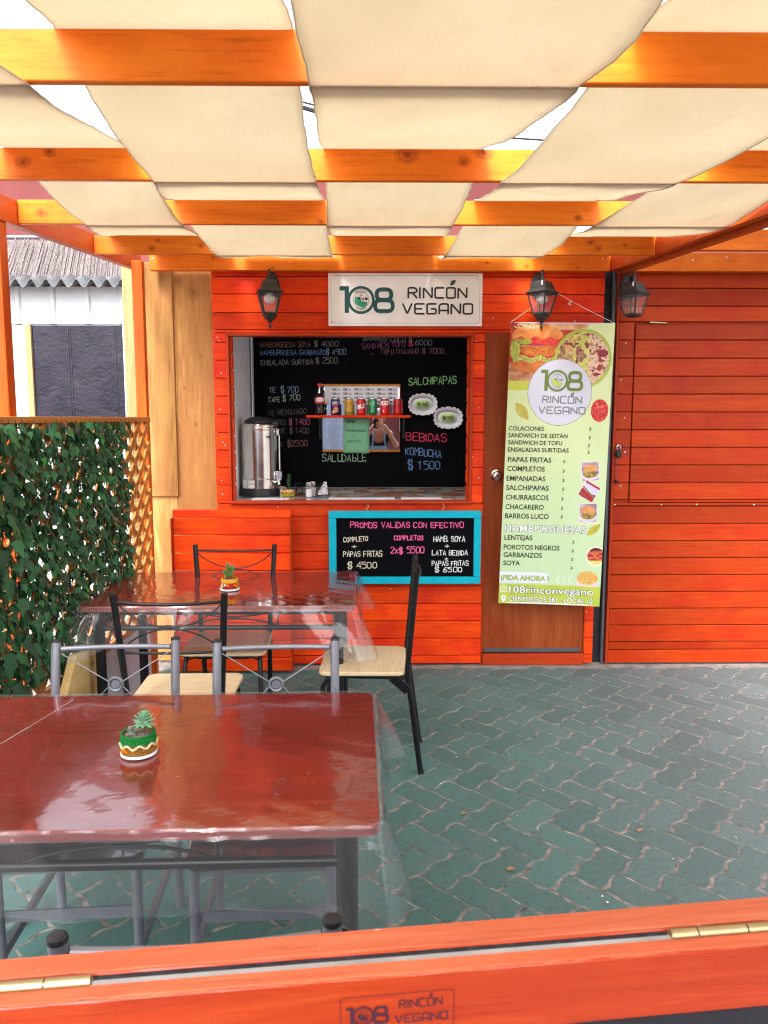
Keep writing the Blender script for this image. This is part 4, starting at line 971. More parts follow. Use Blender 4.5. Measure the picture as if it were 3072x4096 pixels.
def tablecloth(label, loc, rz, h, flare, hang):
    """clear vinyl: flat on the top, then a skirt with cone folds at the four corners. hang = extra drop at each corner"""
    c_ = thing('plastic_tablecloth', label, 'tablecloth', loc, rz, 'clear plastic tablecloths')
    a, b, r = .604, .384, .03
    P = []; 
    base = rrect(a, b, r, 8)
    for i in range(len(base)):
        p, q = base[i], base[(i + 1) % len(base)]; L = math.hypot(q[0] - p[0], q[1] - p[1]); m = max(1, int(L / .02))
        for k in range(m): P.append((p[0] + (q[0] - p[0]) * k / m, p[1] + (q[1] - p[1]) * k / m))
    n = len(P); mb = MB()
    top = [(p[0], p[1], .7525) for p in P]; NR = 12; rows = []
    ph = ru(0, 6)
    for j in range(NR + 1):
        q = j / NR; row = []
        for i, p in enumerate(P):
            cxs = max(0, 1 - (a - abs(p[0])) / .16); cys = max(0, 1 - (b - abs(p[1])) / .16)
            cf = (cxs * cys) ** 1.1
            ci = (0 if p[0] > 0 else 1) + (0 if p[1] > 0 else 2)
            tg = (P[(i + 1) % n][0] - P[i - 1][0], P[(i + 1) % n][1] - P[i - 1][1]); L = math.hypot(*tg) + 1e-9; nx_, ny_ = tg[1] / L, -tg[0] / L
            s_ = math.atan2(p[1] / b, p[0] / a)
            near = max(0, 1 - min(a - abs(p[0]) + b - abs(p[1]), .35) / .35)
            rip = (.012 * math.sin(i * .22 + ph) + .006 * math.sin(i * .61 + ph * 2)) * (q ** 1.1) + .016 * near * math.sin(i * .48 + ph) * q
            drop = h * (1 + .012 * math.sin(i * .11 + ph)) + hang[ci] * cf ** .8
            out = (.006 + .020 * math.sin(q * PI * .5)) + flare * cf * q + rip
            z = .7525 - drop * q - (.002 if j else 0)
            row.append((p[0] + nx_ * out, p[1] + ny_ * out, z))
        rows.append(row)
    for j in range(NR):
        mb.add(rows[j] + rows[j + 1], [(i, n + i, n + (i + 1) % n, (i + 1) % n) for i in range(n)])
    sk = mb.build('skirt', 'plastic', c_, world=False, weld=True, ang=85)
    mb = MB(); nx, ny = 60, 40
    mb.grid([[(-a + .004 + (2 * a - .008) * i / nx, -b + .004 + (2 * b - .008) * j / ny, .7526 + .0006 * math.sin(i * .8 + j * .5) * math.sin(j * .7)) for i in range(nx + 1)] for j in range(ny + 1)])
    mb.build('sheet', 'plastic_top', c_, world=False, ang=80)
    mb = MB(); mb.tube([rows[-1][i] for i in range(n)], .0004, 4, closed=True); mb.build('cut_edge', 'plastic', c_, world=False)
    # crimped rim of the sheet along the table edge
    mb = MB()
    R1 = []
    for j, (g, z) in enumerate(((-.006, .7532), (.0005, .7535), (.0045, .748), (.0035, .738), (.0055, .730))):
        row = []
        for i, p in enumerate(P):
            tg = (P[(i + 1) % n][0] - P[i - 1][0], P[(i + 1) % n][1] - P[i - 1][1]); L = math.hypot(*tg) + 1e-9
            gg = g + ru(-.0022, .0026) * (j > 1); row.append((p[0] + tg[1] / L * gg, p[1] - tg[0] / L * gg, z + ru(-.0022, .0018) * (j > 0)))
        R1.append(row)
    for j in range(4): mb.add(R1[j] + R1[j + 1], [(i, n + i, n + (i + 1) % n, (i + 1) % n) for i in range(n)])
    mb.build('crimped_rim', 'rim', c_, world=False, ang=85)
    return c_
cl1 = tablecloth('clear plastic cloth covering the nearer maroon table', (-.600, 1.825, 0), R(1.3), .165, .048, [.03, .02, .01, .02])
tablecloth('clear plastic cloth covering the farther maroon table', (-.702, 3.665, 0), R(.5), .17, .09, [.03, .03, .06, .05])

mb = MB()
for pts in ([(-.872, 2.165), (-.905, 2.008), (-.965, 1.77)],):
    q = [tuple(Vector((x + .600, y - 1.825, .7532))) for x, y in pts]; mb.tube(q, [.0010] * 3, 6)
mb.build('fold_crease', 'crease', cl1, world=False)
mb = MB()
for _ in range(70):
    x = ru(-.55, .58); y = ru(-.36, .35); s_ = ru(.0006, .0018); mb.add([(x - s_, y - s_ * .7, .7538), (x + s_, y - s_, .7538), (x + s_ * .6, y + s_, .7538), (x - s_, y + s_ * .8, .7538)], [(0, 1, 2, 3)])
mb.build('air_bubbles', 'crease', cl1, world=False, smooth=False)
# ================================================================ CHAIRS
def arc_pts(p0, p1, bow, n=12):
    p0 = Vector(p0); p1 = Vector(p1); b = Vector(bow); return [p0.lerp(p1, k / n) + b * (4 * (k / n) * (1 - k / n)) for k in range(n + 1)]
def black_chair(label, loc, rz):
    t_ = thing('black_chair', label, 'chair', loc, rz, 'black tube chairs with pale seats')
    B = lambda mb, nm, mt='black_metal': mb.build(nm, mt, t_, world=False)
    for s_ in (-1, 1):
        mb = MB(); mb.tube([(s_ * .166, -.258, .0), (s_ * .172, -.215, .33), (s_ * .175, -.200, .43), (s_ * .177, -.197, .48), (s_ * .186, -.210, .62), (s_ * .205, -.236, .918)], .0128, 12); p = B(mb, 'back_post')
        mb = MB(); mb.lathe([(0, 0), (.0145, 0), (.0145, .014), (0, .014)], 12, (s_ * .166, -.258, 0)); mb.build('foot_cap', 'rubber', p, world=False)
        mb = MB(); mb.tube([(s_ * .170, .10, .444), (s_ * .174, .150, .436), (s_ * .178, .172, .40), (s_ * .186, .196, 0)], .0115, 12); p = B(mb, 'front_leg')
        mb = MB(); mb.lathe([(0, 0), (.0135, 0), (.0135, .014), (0, .014)], 12, (s_ * .186, .196, 0)); mb.build('foot_cap', 'rubber', p, world=False)
        mb = MB(); mb.bar((s_ * .183, -.20, .385), (s_ * .178, -.13, .445), .016, .04, c=.002); B(mb, 'bracket')
    mb = MB(); mb.tube(arc_pts((-.2, -.233, .888), (.2, -.233, .888), (0, -.022, -.006)), .0062, 10); B(mb, 'top_rail')
    mb = MB(); mb.tube(arc_pts((-.190, -.214, .690), (.190, -.214, .690), (0, -.016, 0)), .0055, 10); B(mb, 'lower_rail')
    mb = MB()
    for za, zc in ((.882, .792), (.696, .786)):
        P = []
        for k in range(17):
            q = k / 16; e = (1 - (2 * q - 1) ** 2); x = -.195 + .39 * q; zz = za + (zc - za) * e ** .85
            P.append((x * (1 if za > .8 else .97), -.222 - .020 * e, zz))
        mb.tube(P, .0030, 8)
    B(mb, 'bow_rods')
    mb = MB(); mb.tube([(-.17, -.19, .44), (-.17, .10, .444), (-.12, .165, .444), (.12, .165, .444), (.17, .10, .444), (.17, -.19, .44)], .0095, 10)
    for s_ in (-1, 1): mb.tube([(s_ * .176, .150, .40), (s_ * .165, .155, .43), (s_ * .13, .155, .440)], .005, 8)
    B(mb, 'seat_frame')
    mb = MB(); slab(mb, [(x * (1 + .04 * (y > 0)), y) for x, y in rrect(.196, .190, .035)], .4535, .472, 0, 0, .004); mb.build('seat', 'beech', t_, world=False, ang=30)
    return t_
c0 = black_chair('black chair with its back to the viewer at the farther table', (-.772, 3.035, 0), R(1))
dup(c0, (-.728, 3.70, 0), R(180.5), 'black chair beyond the farther table, in front of the leaning plank panel')
dup(c0, (-.055, 3.425, 0), R(88), 'black chair seen side-on at the right end of the farther table')
def grey_chair(label, loc, rz):
    t_ = thing('grey_chair', label, 'chair', loc, rz, 'silver grey tube chairs with ring backs')
    B = lambda mb, nm, mt='grey_metal', par=None: mb.build(nm, mt, par or t_, world=False)
    for s_ in (-1, 1):
        mb = MB(); mb.tube([(s_ * .184, -.225, 0), (s_ * .184, -.212, .30), (s_ * .184, -.212, .46), (s_ * .184, -.290, .868)], .0138, 16); p = B(mb, 'back_post')
        mb = MB(); mb.lathe([(.0144, .867), (.0144, .870), (.0135, .874), (.009, .8765), (0, .877)], 16, (s_ * .184, -.2905, 0)); mb.build('end_cap', 'rubber', p, world=False)
        mb = MB(); mb.tube([(s_ * .172, .250, 0), (s_ * .172, .250, .45)], .013, 12); B(mb, 'front_leg')
        mb = MB(); mb.box(s_ * .174 - .006, s_ * .174 + .006, -.19, .24, .185, .212); B(mb, 'side_stretcher')
    mb = MB(); mb.tube(arc_pts((-.168, -.286, .846), (.168, -.286, .846), (0, -.012, 0)), .0080, 12); B(mb, 'top_rail')
    mb = MB(); mb.tube(arc_pts((-.170, -.231, .560), (.170, -.231, .560), (0, -.010, 0)), .009, 12); B(mb, 'lower_rail')
    mb = MB()
    for sx in (-1, 1):
        mb.tube([(sx * .168, -.284, .832), (sx * .021, -.268, .742)], .0018, 8); mb.tube([(sx * .168, -.234, .575), (sx * .021, -.266, .728)], .0018, 8)
    B(mb, 'cross_rods')
    mb = MB(); prof = [(0, .004), (.017, .004), (.0185, .001), (.021, .007), (.026, .009), (.0305, .004), (.031, -.003), (.026, -.009), (.021, -.007), (.0185, -.001), (.017, -.004), (0, -.004)]
    mb.lathe(prof, 28); mb.v = [(x * .80, -.267 - z * .9, .735 + y * .80) for x, y, z in mb.v]
    B(mb, 'medallion')
    mb = MB(); mb.box(-.165, .165, .244, .250, .295, .325); mb.box(-.17, .17, .240, .252, .425, .45); mb.box(-.17, .17, -.20, -.19, .425, .45); B(mb, 'front_stretcher')
    mb = MB(); slab(mb, [(x * 1.04, y + .065) for x, y in rrect(.186, .220, .03)], .452, .476, 0, 0, .006); mb.build('seat', 'seatdark', t_, world=False, ang=30)
    return t_
g0 = grey_chair('silver grey chair left of the pair tucked under the far side of the nearer table', (-.800, 2.078, 0), R(184))
dup(g0, (-.300, 2.070, 0), R(183), 'silver grey chair right of the pair tucked under the far side of the nearer table')
dup(g0, (-.271, 1.265, 0), R(5.2), 'silver grey chair between the orange counter and the nearer table, only its back showing')
for o_ in list(COL.objects):
    if o_.parent and o_.parent.get('label', '').startswith('silver grey chair between') and o_.name.split('.')[0] in ('seat', 'front_leg', 'front_stretcher'): o_.location.y -= .115

# ================================================================ PLANT POTS ON THE TABLES
def succ_leaf(mb, o, az, el, L, wd, th, curl=.3, mi=0, rnd=.5):
    rows = []; d0 = Vector((math.cos(az), math.sin(az), 0)); sd = Vector((-math.sin(az), math.cos(az), 0)); p = Vector(o); e = el; n = 7
    for k in range(n + 1):
        q = k / n; wv = wd * math.sin(min(1, q * 1.05 + .12) * PI * .92) ** .75 * (1 if q < .98 else .1)
        d = d0 * math.cos(e) + Vector((0, 0, math.sin(e))); up = -d0 * math.sin(e) + Vector((0, 0, math.cos(e)))
        rows.append([tuple(p + sd * wv * .5 * math.cos(a) + up * th * .5 * math.sin(a) * (1 - q * .6)) for a in [j * PI / 4 for j in range(8)]])
        p = p + d * (L / n); e += curl / n
    for k in range(n): mb.add(rows[k] + rows[k + 1], [(j, (j + 1) % 8, 8 + (j + 1) % 8, 8 + j) for j in range(8)], mi, rnd)
def rosette(mb, o, Rr, rings=5, tilt=(0, 0), n0=8):
    for k in range(rings):
        q = k / (rings - 1); el = R(-35 + 115 * q)
        for j in range(n0 - k // 2):
            succ_leaf(mb, (o[0] + tilt[0] * (q - .5) * Rr, o[1] + tilt[1] * (q - .5) * Rr, o[2] + q * Rr * .35), 2 * PI * j / (n0 - k // 2) + k * .4 + ru(-.1, .1), el + ru(-.1, .1), Rr * (1 - .5 * q) * ru(.9, 1.1), Rr * .43, Rr * .17, .45, rnd=rn())
def bumpy(prof, n, c, amp, freq=24):
    rows = []
    for (r_, z_) in prof: rows.append([(c[0] + (r_ + amp * math.sin(freq * 2 * PI * k / n + z_ * 900) * (1 if r_ > .01 else 0)) * math.cos(2 * PI * k / n), c[1] + (r_ + amp * math.sin(freq * 2 * PI * k / n + z_ * 900)) * math.sin(2 * PI * k / n), c[2] + z_) for k in range(n + 1)])
    return rows
def torus_ring(mb, R0, z, r, wob=0, f=8, n=96, mi=0, c=(0, 0, 0)):
    mb.tube([(c[0] + (R0 + wob * .15 * math.cos(f * a)) * math.cos(a), c[1] + R0 * math.sin(a), c[2] + z + wob * math.sin(f * a)) for a in [2 * PI * k / n for k in range(n)]], r, 6, mi, closed=True)
# big pot, nearer table
x0, y0, z0 = -.578, 1.795, .7538
p1 = thing('succulent_pot', 'crocheted pot with green rim and cream zigzag holding two rosette succulents, on the nearer table', 'potted plant', (x0, y0, z0), 0, 'crocheted pots with succulents')
mb = MB(); mb.lathe([(0, .0), (.038, .0), (.043, .002), (.0435, .008), (.0415, .0085), (.040, .004), (0, .0035)], 48); mb.build('saucer', 'white', p1, world=False)
mb = MB(); mb.lathe([(.030, .005), (.036, .010), (.040, .022), (.0405, .035), (.038, .050), (.034, .051), (.033, .046)], 48); pot = mb.build('pot', 'yarn_brown', p1, world=False)
mb = MB(); [torus_ring(mb, .0405 - .0006 * k, .036 + .0042 * k, .0030, .0006, 40) for k in range(5)]; mb.build('green_band', 'yarn_green', pot, world=False)
mb = MB(); torus_ring(mb, .0432, .0300, .0030, .0042, 9); mb.build('cream_zigzag', 'yarn_cream', pot, world=False)
mb = MB(); [torus_ring(mb, .0405, .012 + .0042 * k, .0028, .0008, 36) for k in range(3)]; mb.build('brown_band', 'yarn_brown', pot, world=False)
mb = MB()
for a0 in (-2.0, .15, 2.6, 1.2):
    for j in range(7): mb.lathe([(0, -.004), (.0045, -.001), (.0045, .002), (0, .005)], 7, (.0425 * math.cos(a0 + ru(-.28, .28)), .0425 * math.sin(a0 + ru(-.28, .28)), ru(.012, .034)))
mb.build('orange_flowers', 'yarn_orange', pot, world=False)
mb = MB(); P = [[((.0345 * i / 8) * math.cos(a), (.0345 * i / 8) * math.sin(a), .0485 + .004 * (1 - i / 8) + ru(-.0012, .0012)) for a in [2 * PI * j / 24 for j in range(25)]] for i in range(9)]; mb.grid(P)
for _ in range(60): a = ru(0, 6.3); r_ = ru(0, .030); mb.lathe([(0, -.0015), (ru(.001, .003), 0), (0, .002)], 5, (r_ * math.cos(a), r_ * math.sin(a), .051))
mb.build('soil', 'soil', p1, world=False, weld=True)
mb = MB(); mb.tube([(.013, .004, .048), (.014, .003, .065), (.015, .002, .082)], [.0035, .003, .0025], 8); st = mb.build('stem', 'stem', p1, world=False)
mb = MB(); rosette(mb, (.015, .001, .083), .030, 6, (.1, -.2), 9); mb.build('large_rosette', 'gum', p1, world=False)
mb = MB(); rosette(mb, (-.013, -.008, .058), .018, 4, (-.3, -.3), 7); mb.build('small_rosette', flat('dusky_succulent', (.20, .22, .17), .5, 0, .3, scale=30), p1, world=False)
# small jade pot, farther table
x0, y0, z0 = -.697, 3.60, .7538
p2 = thing('jade_pot', 'yellow-rimmed crocheted pot with a small jade plant, on the farther table', 'potted plant', (x0, y0, z0), 0, 'crocheted pots with succulents')
mb = MB(); mb.lathe([(0, .0), (.040, .0), (.047, .004), (.0475, .010), (.0455, .0105), (.043, .005), (0, .0045)], 40); mb.build('saucer', 'white', p2, world=False)
mb = MB(); mb.lathe([(.033, .006), (.038, .012), (.0395, .028), (.037, .052), (.034, .053), (.033, .047)], 40); pot = mb.build('pot', 'yarn_red', p2, world=False)
mb = MB(); [torus_ring(mb, .0385 - .0005 * k, .041 + .0042 * k, .0030, .0006, 34) for k in range(4)]; mb.build('yellow_band', 'yarn_yellow', pot, world=False)
for nm, mt, ks in (('orange_flowers', 'yarn_orange', 16), ('white_flowers', 'yarn_white', 7), ('green_leaves', 'yarn_lime', 5)):
    mb = MB()
    for j in range(ks): a = ru(0, 6.3) if nm != 'white_flowers' else ru(3.6, 4.4); mb.lathe([(0, -.004), (.0048, -.001), (.0048, .002), (0, .005)], 7, (.0405 * math.cos(a), .0405 * math.sin(a), ru(.014, .034)))
    mb.build(nm, mt, pot, world=False)
mb = MB(); mb.lathe([(.0345, .049), (.02, .052), (0, .053)][::1], 24); mb.build('soil', 'soil', p2, world=False)
mb = MB(); tips = []
for (dx, dy, hh) in ((-.004, 0, .065), (.010, .004, .055), (-.014, -.003, .035)):
    P = [(dx * .5, dy, .05), (dx, dy, .05 + hh * .5), (dx * 1.6, dy * 1.5, .05 + hh)]; mb.tube(P, [.0032, .0025, .0015], 7); tips.append(P)
mb.build('stem', 'stem', p2, world=False)
mb = MB()
for P in tips:
    for k in range(6):
        q = .30 + .70 * k / 5; c_ = Vector(P[0]).lerp(Vector(P[2]), q)
        for j in range(4): succ_leaf(mb, tuple(c_), j * PI / 2 + k * .8 + ru(-.2, .2), R(25 + 35 * (k / 5)) + ru(-.2, .2), ru(.014, .022), .0115, .004, .2, rnd=rn())
mb.build('foliage', 'jade', p2, world=False)

# ================================================================ COUNTER BARRIER IN FRONT OF THE VIEWER
b0 = thing('folding_counter', 'worn orange double board counter edge with brass hinges across the very front', 'counter', (0, .717, 0), R(5.9))
def pris(mb, x0, x1, ya0, ya1, yb0, yb1, z0, z1, nseg=60, wob=0.0006, rnd=.5):
    """long board whose depth runs from ya0..yb0 at x0 to ya1..yb1 at x1, with slightly uneven arrises"""
    rows = []
    for i in range(nseg + 1):
        q = i / nseg; x = x0 + (x1 - x0) * q; ya = ya0 + (ya1 - ya0) * q; yb = yb0 + (yb1 - yb0) * q; c = .0022
        j = lambda: ru(-wob, wob)
        rows.append([(x, ya + c, z0), (x, ya + j() * .3, z0 + c), (x, ya + j(), z1 - c), (x, ya + c + j(), z1 + j() * .3), (x, yb - c + j(), z1 + j() * .3), (x, yb + j(), z1 - c), (x, yb, z0 + c), (x, yb - c, z0), (x, ya + c, z0)])
    mb.grid(rows, rnd=rnd, flip=True); mb.add(rows[0][:8], [tuple(range(8))], 0, rnd); mb.add(rows[-1][:8], [tuple(range(8))[::-1]], 0, rnd)
mb = MB(); pris(mb, -1.0, 1.3, 0, 0, .021, .021, .927, 1.0); fb = mb.build('front_board', 'barrier', b0, world=False, smooth=False)
mb = MB(); pris(mb, -1.0, 1.3, .037, .037, .062, .086, .90, 1.001, rnd=.8); bkb = mb.build('back_board', 'barrier', b0, world=False, smooth=False)
M['barrier_top'] = wood('sheen_barrier_edge', 'x', [(0.2, (0.42, 0.085, 0.035)), (0.5, (0.50, 0.12, 0.055)), (0.8, (0.56, 0.17, 0.085))], patch=(.47, .09, .035), grain=22, rough=.5, wear=(.6, .3, .22))  # sky sheen on the board tops, painted in as a paler pink tone
mb = MB(); pris(mb, -1.0, 1.3, .0008, .0008, .0204, .0204, .9985, 1.0012, wob=.0009, nseg=220); mb.build('sheen_top', 'barrier_top', fb, world=False, smooth=False)
mb = MB(); pris(mb, -1.0, 1.3, .0378, .0378, .0614, .0852, .9995, 1.0022, rnd=.3); mb.build('sheen_top', 'barrier_top', bkb, world=False, smooth=False)
mb = MB(); mb.box(-1.0, 1.3, .0208, .0285, .91, .9996); mb.build('grey_strip', flat('galvanised_strip', (.42, .44, .46), .35, .5, .15), b0, world=False)
mb = MB(); mb.box(-1.0, 1.3, .0287, .0368, .90, .9985); mb.build('gap_lining', flat('dark_gap', (.02, .022, .03), .7, 0, .6, scale=60), b0, world=False)
for xa, xb in ((.325, .445), (-.46, -.285)):
    mb = MB(); yb_ = .026
    xs = [xa, xa + (xb - xa) * .26, xa + (xb - xa) * .74, xb]
    for a_, c_ in zip(xs[:-1], xs[1:]): mb.tube([(a_ + .0008, yb_, 1.001), (c_ - .0008, yb_, 1.001)], .0062, 16)
    mb.box(xa, xb, yb_ - .0065, yb_ + .0065, .985, .9995); mb.build('hinge', 'brass', b0, world=False)
mb = MB(); mb.box(-1.0, 1.3, .004, .034, .0, .925); mb.build('black_front', 'dark', b0, world=False)
# sticker on the front board
def st_map(x, z, o): return (x, -.0004 - o * .4, z)
mb = MB(); ribbon(mb, round_pts([(-.037, .9405), (-.037, .9805), (.080, .9805), (.080, .9405), (-.037, .9405)], .004), .0006, st_map, .001)
logo_108(mb, -.030, .950, .020, st_map, 0, 0, 0, .0012)
write(mb, 'RINCON', .0235, .9645, .0085, st_map, .0013, tbl=LOGO, rnd=.18, width=.044); leaf_shape(mb, (.0545, .9745), (.058, .9785), .3, st_map, .0013, 0)
write(mb, 'VEGANO', .0190, .9480, .0085, st_map, .0013, tbl=LOGO, rnd=.18, width=.054)
sk_ = mb.build('printed_sticker', 'stickerink', b0, world=False, smooth=False)

# ================================================================ LANTERNS
def lantern(label, loc, rot, finial=True, tint=None, stickr=False, H_=.0):
    t_ = thing('wall_lantern', label, 'wall lamp', loc, 0, 'black four-sided wall lanterns')
    B = lambda mb, nm, mt='lamp_black', par=None: mb.build(nm, mt, par or t_, world=False, ang=32)
    D = -.135   # lantern axis in front of the wall
    mb = MB(); 
    out = [(.030 + .028 * math.sin(a) if False else .046 * math.cos(a) * (1 - .25 * max(0, math.sin(a)) ** 2), .075 * math.sin(a) - .075) for a in [2 * PI * k / 24 for k in range(24)]]
    out = [(x, z if z < -.02 else z + .012 * (1 - abs(x) / .05)) for x, z in out]
    for (g, ya, yb) in ((1, 0, -.010), (.86, -.010, -.016)):
        vs = [(x * g, ya, -.075 + (z + .075) * g) for x, z in out] + [(x * g, yb, -.075 + (z + .075) * g) for x, z in out]; n = 24
        mb.add(vs, [(i, (i + 1) % n, n + (i + 1) % n, n + i) for i in range(n)] + [tuple(range(n, 2 * n))])
    B(mb, 'back_plate')
    mb = MB(); mb.tube([(0, -.012, -.075), (0, -.05, -.062), (0, -.085, -.030), (0, D + .018, -.022), (0, D, -.035)], [.011, .010, .009, .009, .010], 10); B(mb, 'arm')
    mb = MB(); mb.lathe([(.016, -.062), (.0125, -.052), (.009, -.043), (.0075, -.030), (.0085, -.0275), (.012, -.026), (.012, -.023), (.006, -.021), (.0045, -.012), (.0085, -.007), (.0085, -.002), (.005, .001), (0, .002)], 16, (0, D, 0)); B(mb, 'top_finial')
    mb = MB(); q4 = math.sqrt(2); prof = [(.022, -.060), (.026, -.064), (.044, -.068), (.052, -.076), (.056, -.088), (.060, -.094), (.064, -.108), (.076, -.122), (.092, -.128), (.094, -.133), (.070, -.133), (.070, -.131)]
    mb.lathe([(r_ * 1.12, z) for r_, z in prof], 4, (0, D, 0), rot=rot + PI / 4); B(mb, 'roof')
    zt, zb_, rt, rb_ = -.134, -.252, .086, .050
    cn = lambda r_, z, k: Vector((r_ * math.cos(rot + PI / 4 + k * PI / 2), D + r_ * math.sin(rot + PI / 4 + k * PI / 2), z))
    mb = MB()
    for k in range(4):
        mb.bar(cn(rt, zt, k), cn(rb_, zb_, k), .0085, .0085, up=cn(1, 0, k) - Vector((0, D, 0)))
        mb.bar(cn(rt, zt - .004, k), cn(rt, zt - .004, k + 1), .008, .010); mb.bar(cn(rb_, zb_, k), cn(rb_, zb_, k + 1), .008, .012)
    B(mb, 'frame')
    for k in range(4):
        mb = MB(); a, b_, c_, d_ = cn(rt * .97, zt, k), cn(rt * .97, zt, k + 1), cn(rb_ * .97, zb_, k + 1), cn(rb_ * .97, zb_, k); mb.add([a, b_, c_, d_], [(0, 1, 2, 3)]); B(mb, 'pane', 'lampglass')
    mb = MB(); prof = [(0, -.262 - .005), (.03, -.266), (.046, -.258), (.054, -.252), (.054, -.248), (0, -.247)]
    mb.lathe([(r_, z) for r_, z in prof], 4, (0, D, 0), rot=rot + PI / 4)
    if finial: mb.lathe([(0, -.337), (.008, -.334), (.009, -.326), (.005, -.318), (.004, -.308), (.010, -.303), (.014, -.296), (.022, -.288), (.036, -.276), (.042, -.262)], 12, (0, D, 0))
    B(mb, 'bottom_cap')
    if finial:
        mb = MB(); mb.lathe([(0, -.196), (.018, -.192), (.030, -.180), (.033, -.168), (.030, -.154), (.018, -.140), (.012, -.128), (0, -.128)], 20, (0, D, 0)); B(mb, 'bulb', 'bulb')
    if stickr:
        mb = MB(); a = rot - PI * .75 + PI / 4
        c0_ = Vector((0, D, 0)); nrm = Vector((math.cos(rot - PI * .5 - (0 if rot < .6 else PI / 4)), math.sin(rot - PI * .5 - (0 if rot < .6 else PI / 4)), 0)); sd = Vector((-nrm.y, nrm.x, 0))
        P = [c0_ + nrm * (.0415 + .004) + sd * -.017 + Vector((0, 0, -.070)), c0_ + nrm * .0455 + sd * -.004 + Vector((0, 0, -.069)), c0_ + nrm * .056 + sd * -.004 + Vector((0, 0, -.095)), c0_ + nrm * .056 + sd * -.019 + Vector((0, 0, -.095))]
        mb.add(P, [(0, 1, 2, 3)]); B(mb, 'paper_tag', 'white')
    return t_
lantern('lantern left of the white name sign, brownish dusty roof', (-.620, YF, 2.427), R(12))
lantern('lantern hanging in front of the top edge of the menu banner', (.975, YF, 2.427), R(45), stickr=True)
lantern('lantern on the right kiosk, missing its bulb and bottom finial', (1.512, YF, 2.422), R(38), finial=False, stickr=True)

# ================================================================ NAME SIGN
def sg(X, Y): u = 691.3 + X * .2213; v = 572.5 + Y * .2213; return (-.285 + (u - 708) * .002759, 2.424 - (v - 590) * .0027)
ns = thing('name_sign', 'white rectangular shop sign with teal figures 108 over the serving window', 'sign', (.18, YF, 2.27))
mb = MB(); a = sg(76, 592); b = sg(1592, 72); mb.box(a[0], b[0], YF - .016, YF - .003, a[1], b[1], c=.0015); mb.build('panel', 'signwhite', ns)
wm = wall_map(YF - .0165); mb = MB()
x_, z_ = sg(200, 450); k_ = .2213 * .00273
logo_108(mb, x_, z_, 250 * k_, wm, 0, 1, 2, .0010)
p = sg(862, 315); write(mb, 'RINCON', p[0], p[1], 98 * k_, wm, 17 * k_, mi=2, tbl=LOGO, rnd=.16, width=575 * k_ * 1.01)
p = sg(808, 470); write(mb, 'VEGANO', p[0], p[1], 96 * k_, wm, 17 * k_, mi=2, tbl=LOGO, rnd=.16, width=687 * k_ * 1.01)
leaf_shape(mb, sg(1274, 196), sg(1328, 140), .32, wm, .0015, 0)
mb.build('lettering', ['teal', 'leafgreen', 'ink'], ns, smooth=False)
mb = MB(); q = [sg(103, 98), sg(1565, 98), sg(1565, 563), sg(103, 563), sg(103, 98)]; ribbon(mb, round_pts(q, .02), .0013, wm, .0009); mb.build('border_line', 'greyink', ns, smooth=False)
mb = MB()
for X, Y in ((107, 103), (1560, 98), (1555, 558), (107, 556)):
    p = sg(X, Y); vs = [(p[0] + .006 * math.cos(k * PI / 5), YF - .019, p[1] + .006 * math.sin(k * PI / 5)) for k in range(10)]; v2 = [(x, YF - .0162, z) for x, y, z in vs]
    mb.add(vs + v2, [tuple(range(10))] + [(i, (i + 1) % 10, 10 + (i + 1) % 10, 10 + i) for i in range(10)])
mb.build('corner_screw', 'steel', ns)

# ================================================================ PROMO CHALKBOARD
def cb(X, Y): u = 691.3 + X * .2213; v = 1090.9 + Y * .2213; return (-.291 + (u - 710) * .002852, .999 - (v - 1104) * .002898)
pb = thing('promo_chalkboard', 'turquoise-framed chalkboard with pink and white promo prices, hung under the serving window', 'chalkboard', (.18, YF, .77))
mb = MB(); mb.box(-.250, .612, YF - .030, YF - .018, .575, .962, c=0); mb.build('slate', 'board', pb)
mb = MB(); yy = YF - .052
for bx_ in ((-.292, .650, .955, .999), (-.292, .650, .542, .585)): mb.box(bx_[0], bx_[1], yy, yy + .030, bx_[2], bx_[3], rnd=rn(), c=.002)
for bx_ in ((-.292, -.246), (.606, .650)): mb.box(bx_[0], bx_[1], yy + .0006, yy + .030, .586, .954, rnd=rn(), c=.002)
mb.build('frame', 'turq', pb)
wm = wall_map(YF - .030)
lines = [('PROMOS VALiDAS CON EFECTIVO', 295, 225, 1405, 52, 'pink', 0), ('COMPLETO', 228, 362, 465, 42, 'cream', .05), ('+', 310, 430, 355, 42, 'cream', 0), ('PAPAS FRiTAS', 222, 507, 605, 52, 'cream', 0),
         ('$ 4500', 265, 625, 555, 58, 'cream', .03), ('COMPLETOS', 725, 345, 1010, 42, 'pink', 0), ('2x$ 5500', 690, 477, 1018, 58, 'pink', .02), ('HAMB. SOYA', 1112, 360, 1418, 50, 'white', 0),
         ('+', 1225, 430, 1262, 40, 'white', 0), ('LATA BEBIDA', 1098, 495, 1450, 46, 'white', 0), ('+', 1225, 545, 1258, 30, 'white', 0), ('PAPAS FRITAS', 1098, 598, 1458, 45, 'white', 0), ('$ 6500', 1130, 660, 1395, 46, 'white', 0)]
for colr in ('pink', 'cream', 'white'):
    for tx, X0, Y0, X1, hh, c_, sl in lines:
        if c_ == colr: mb = MB(); p = cb(X0, Y0); p2_ = cb(X1, Y0); write(mb, tx, p[0], p[1], hh * .00064, wm, .0052 if colr == 'pink' else .0046, jit=.05, width=p2_[0] - p[0], slope=sl); mb.build('chalk_line', 'chalk_' + colr, pb, smooth=False)
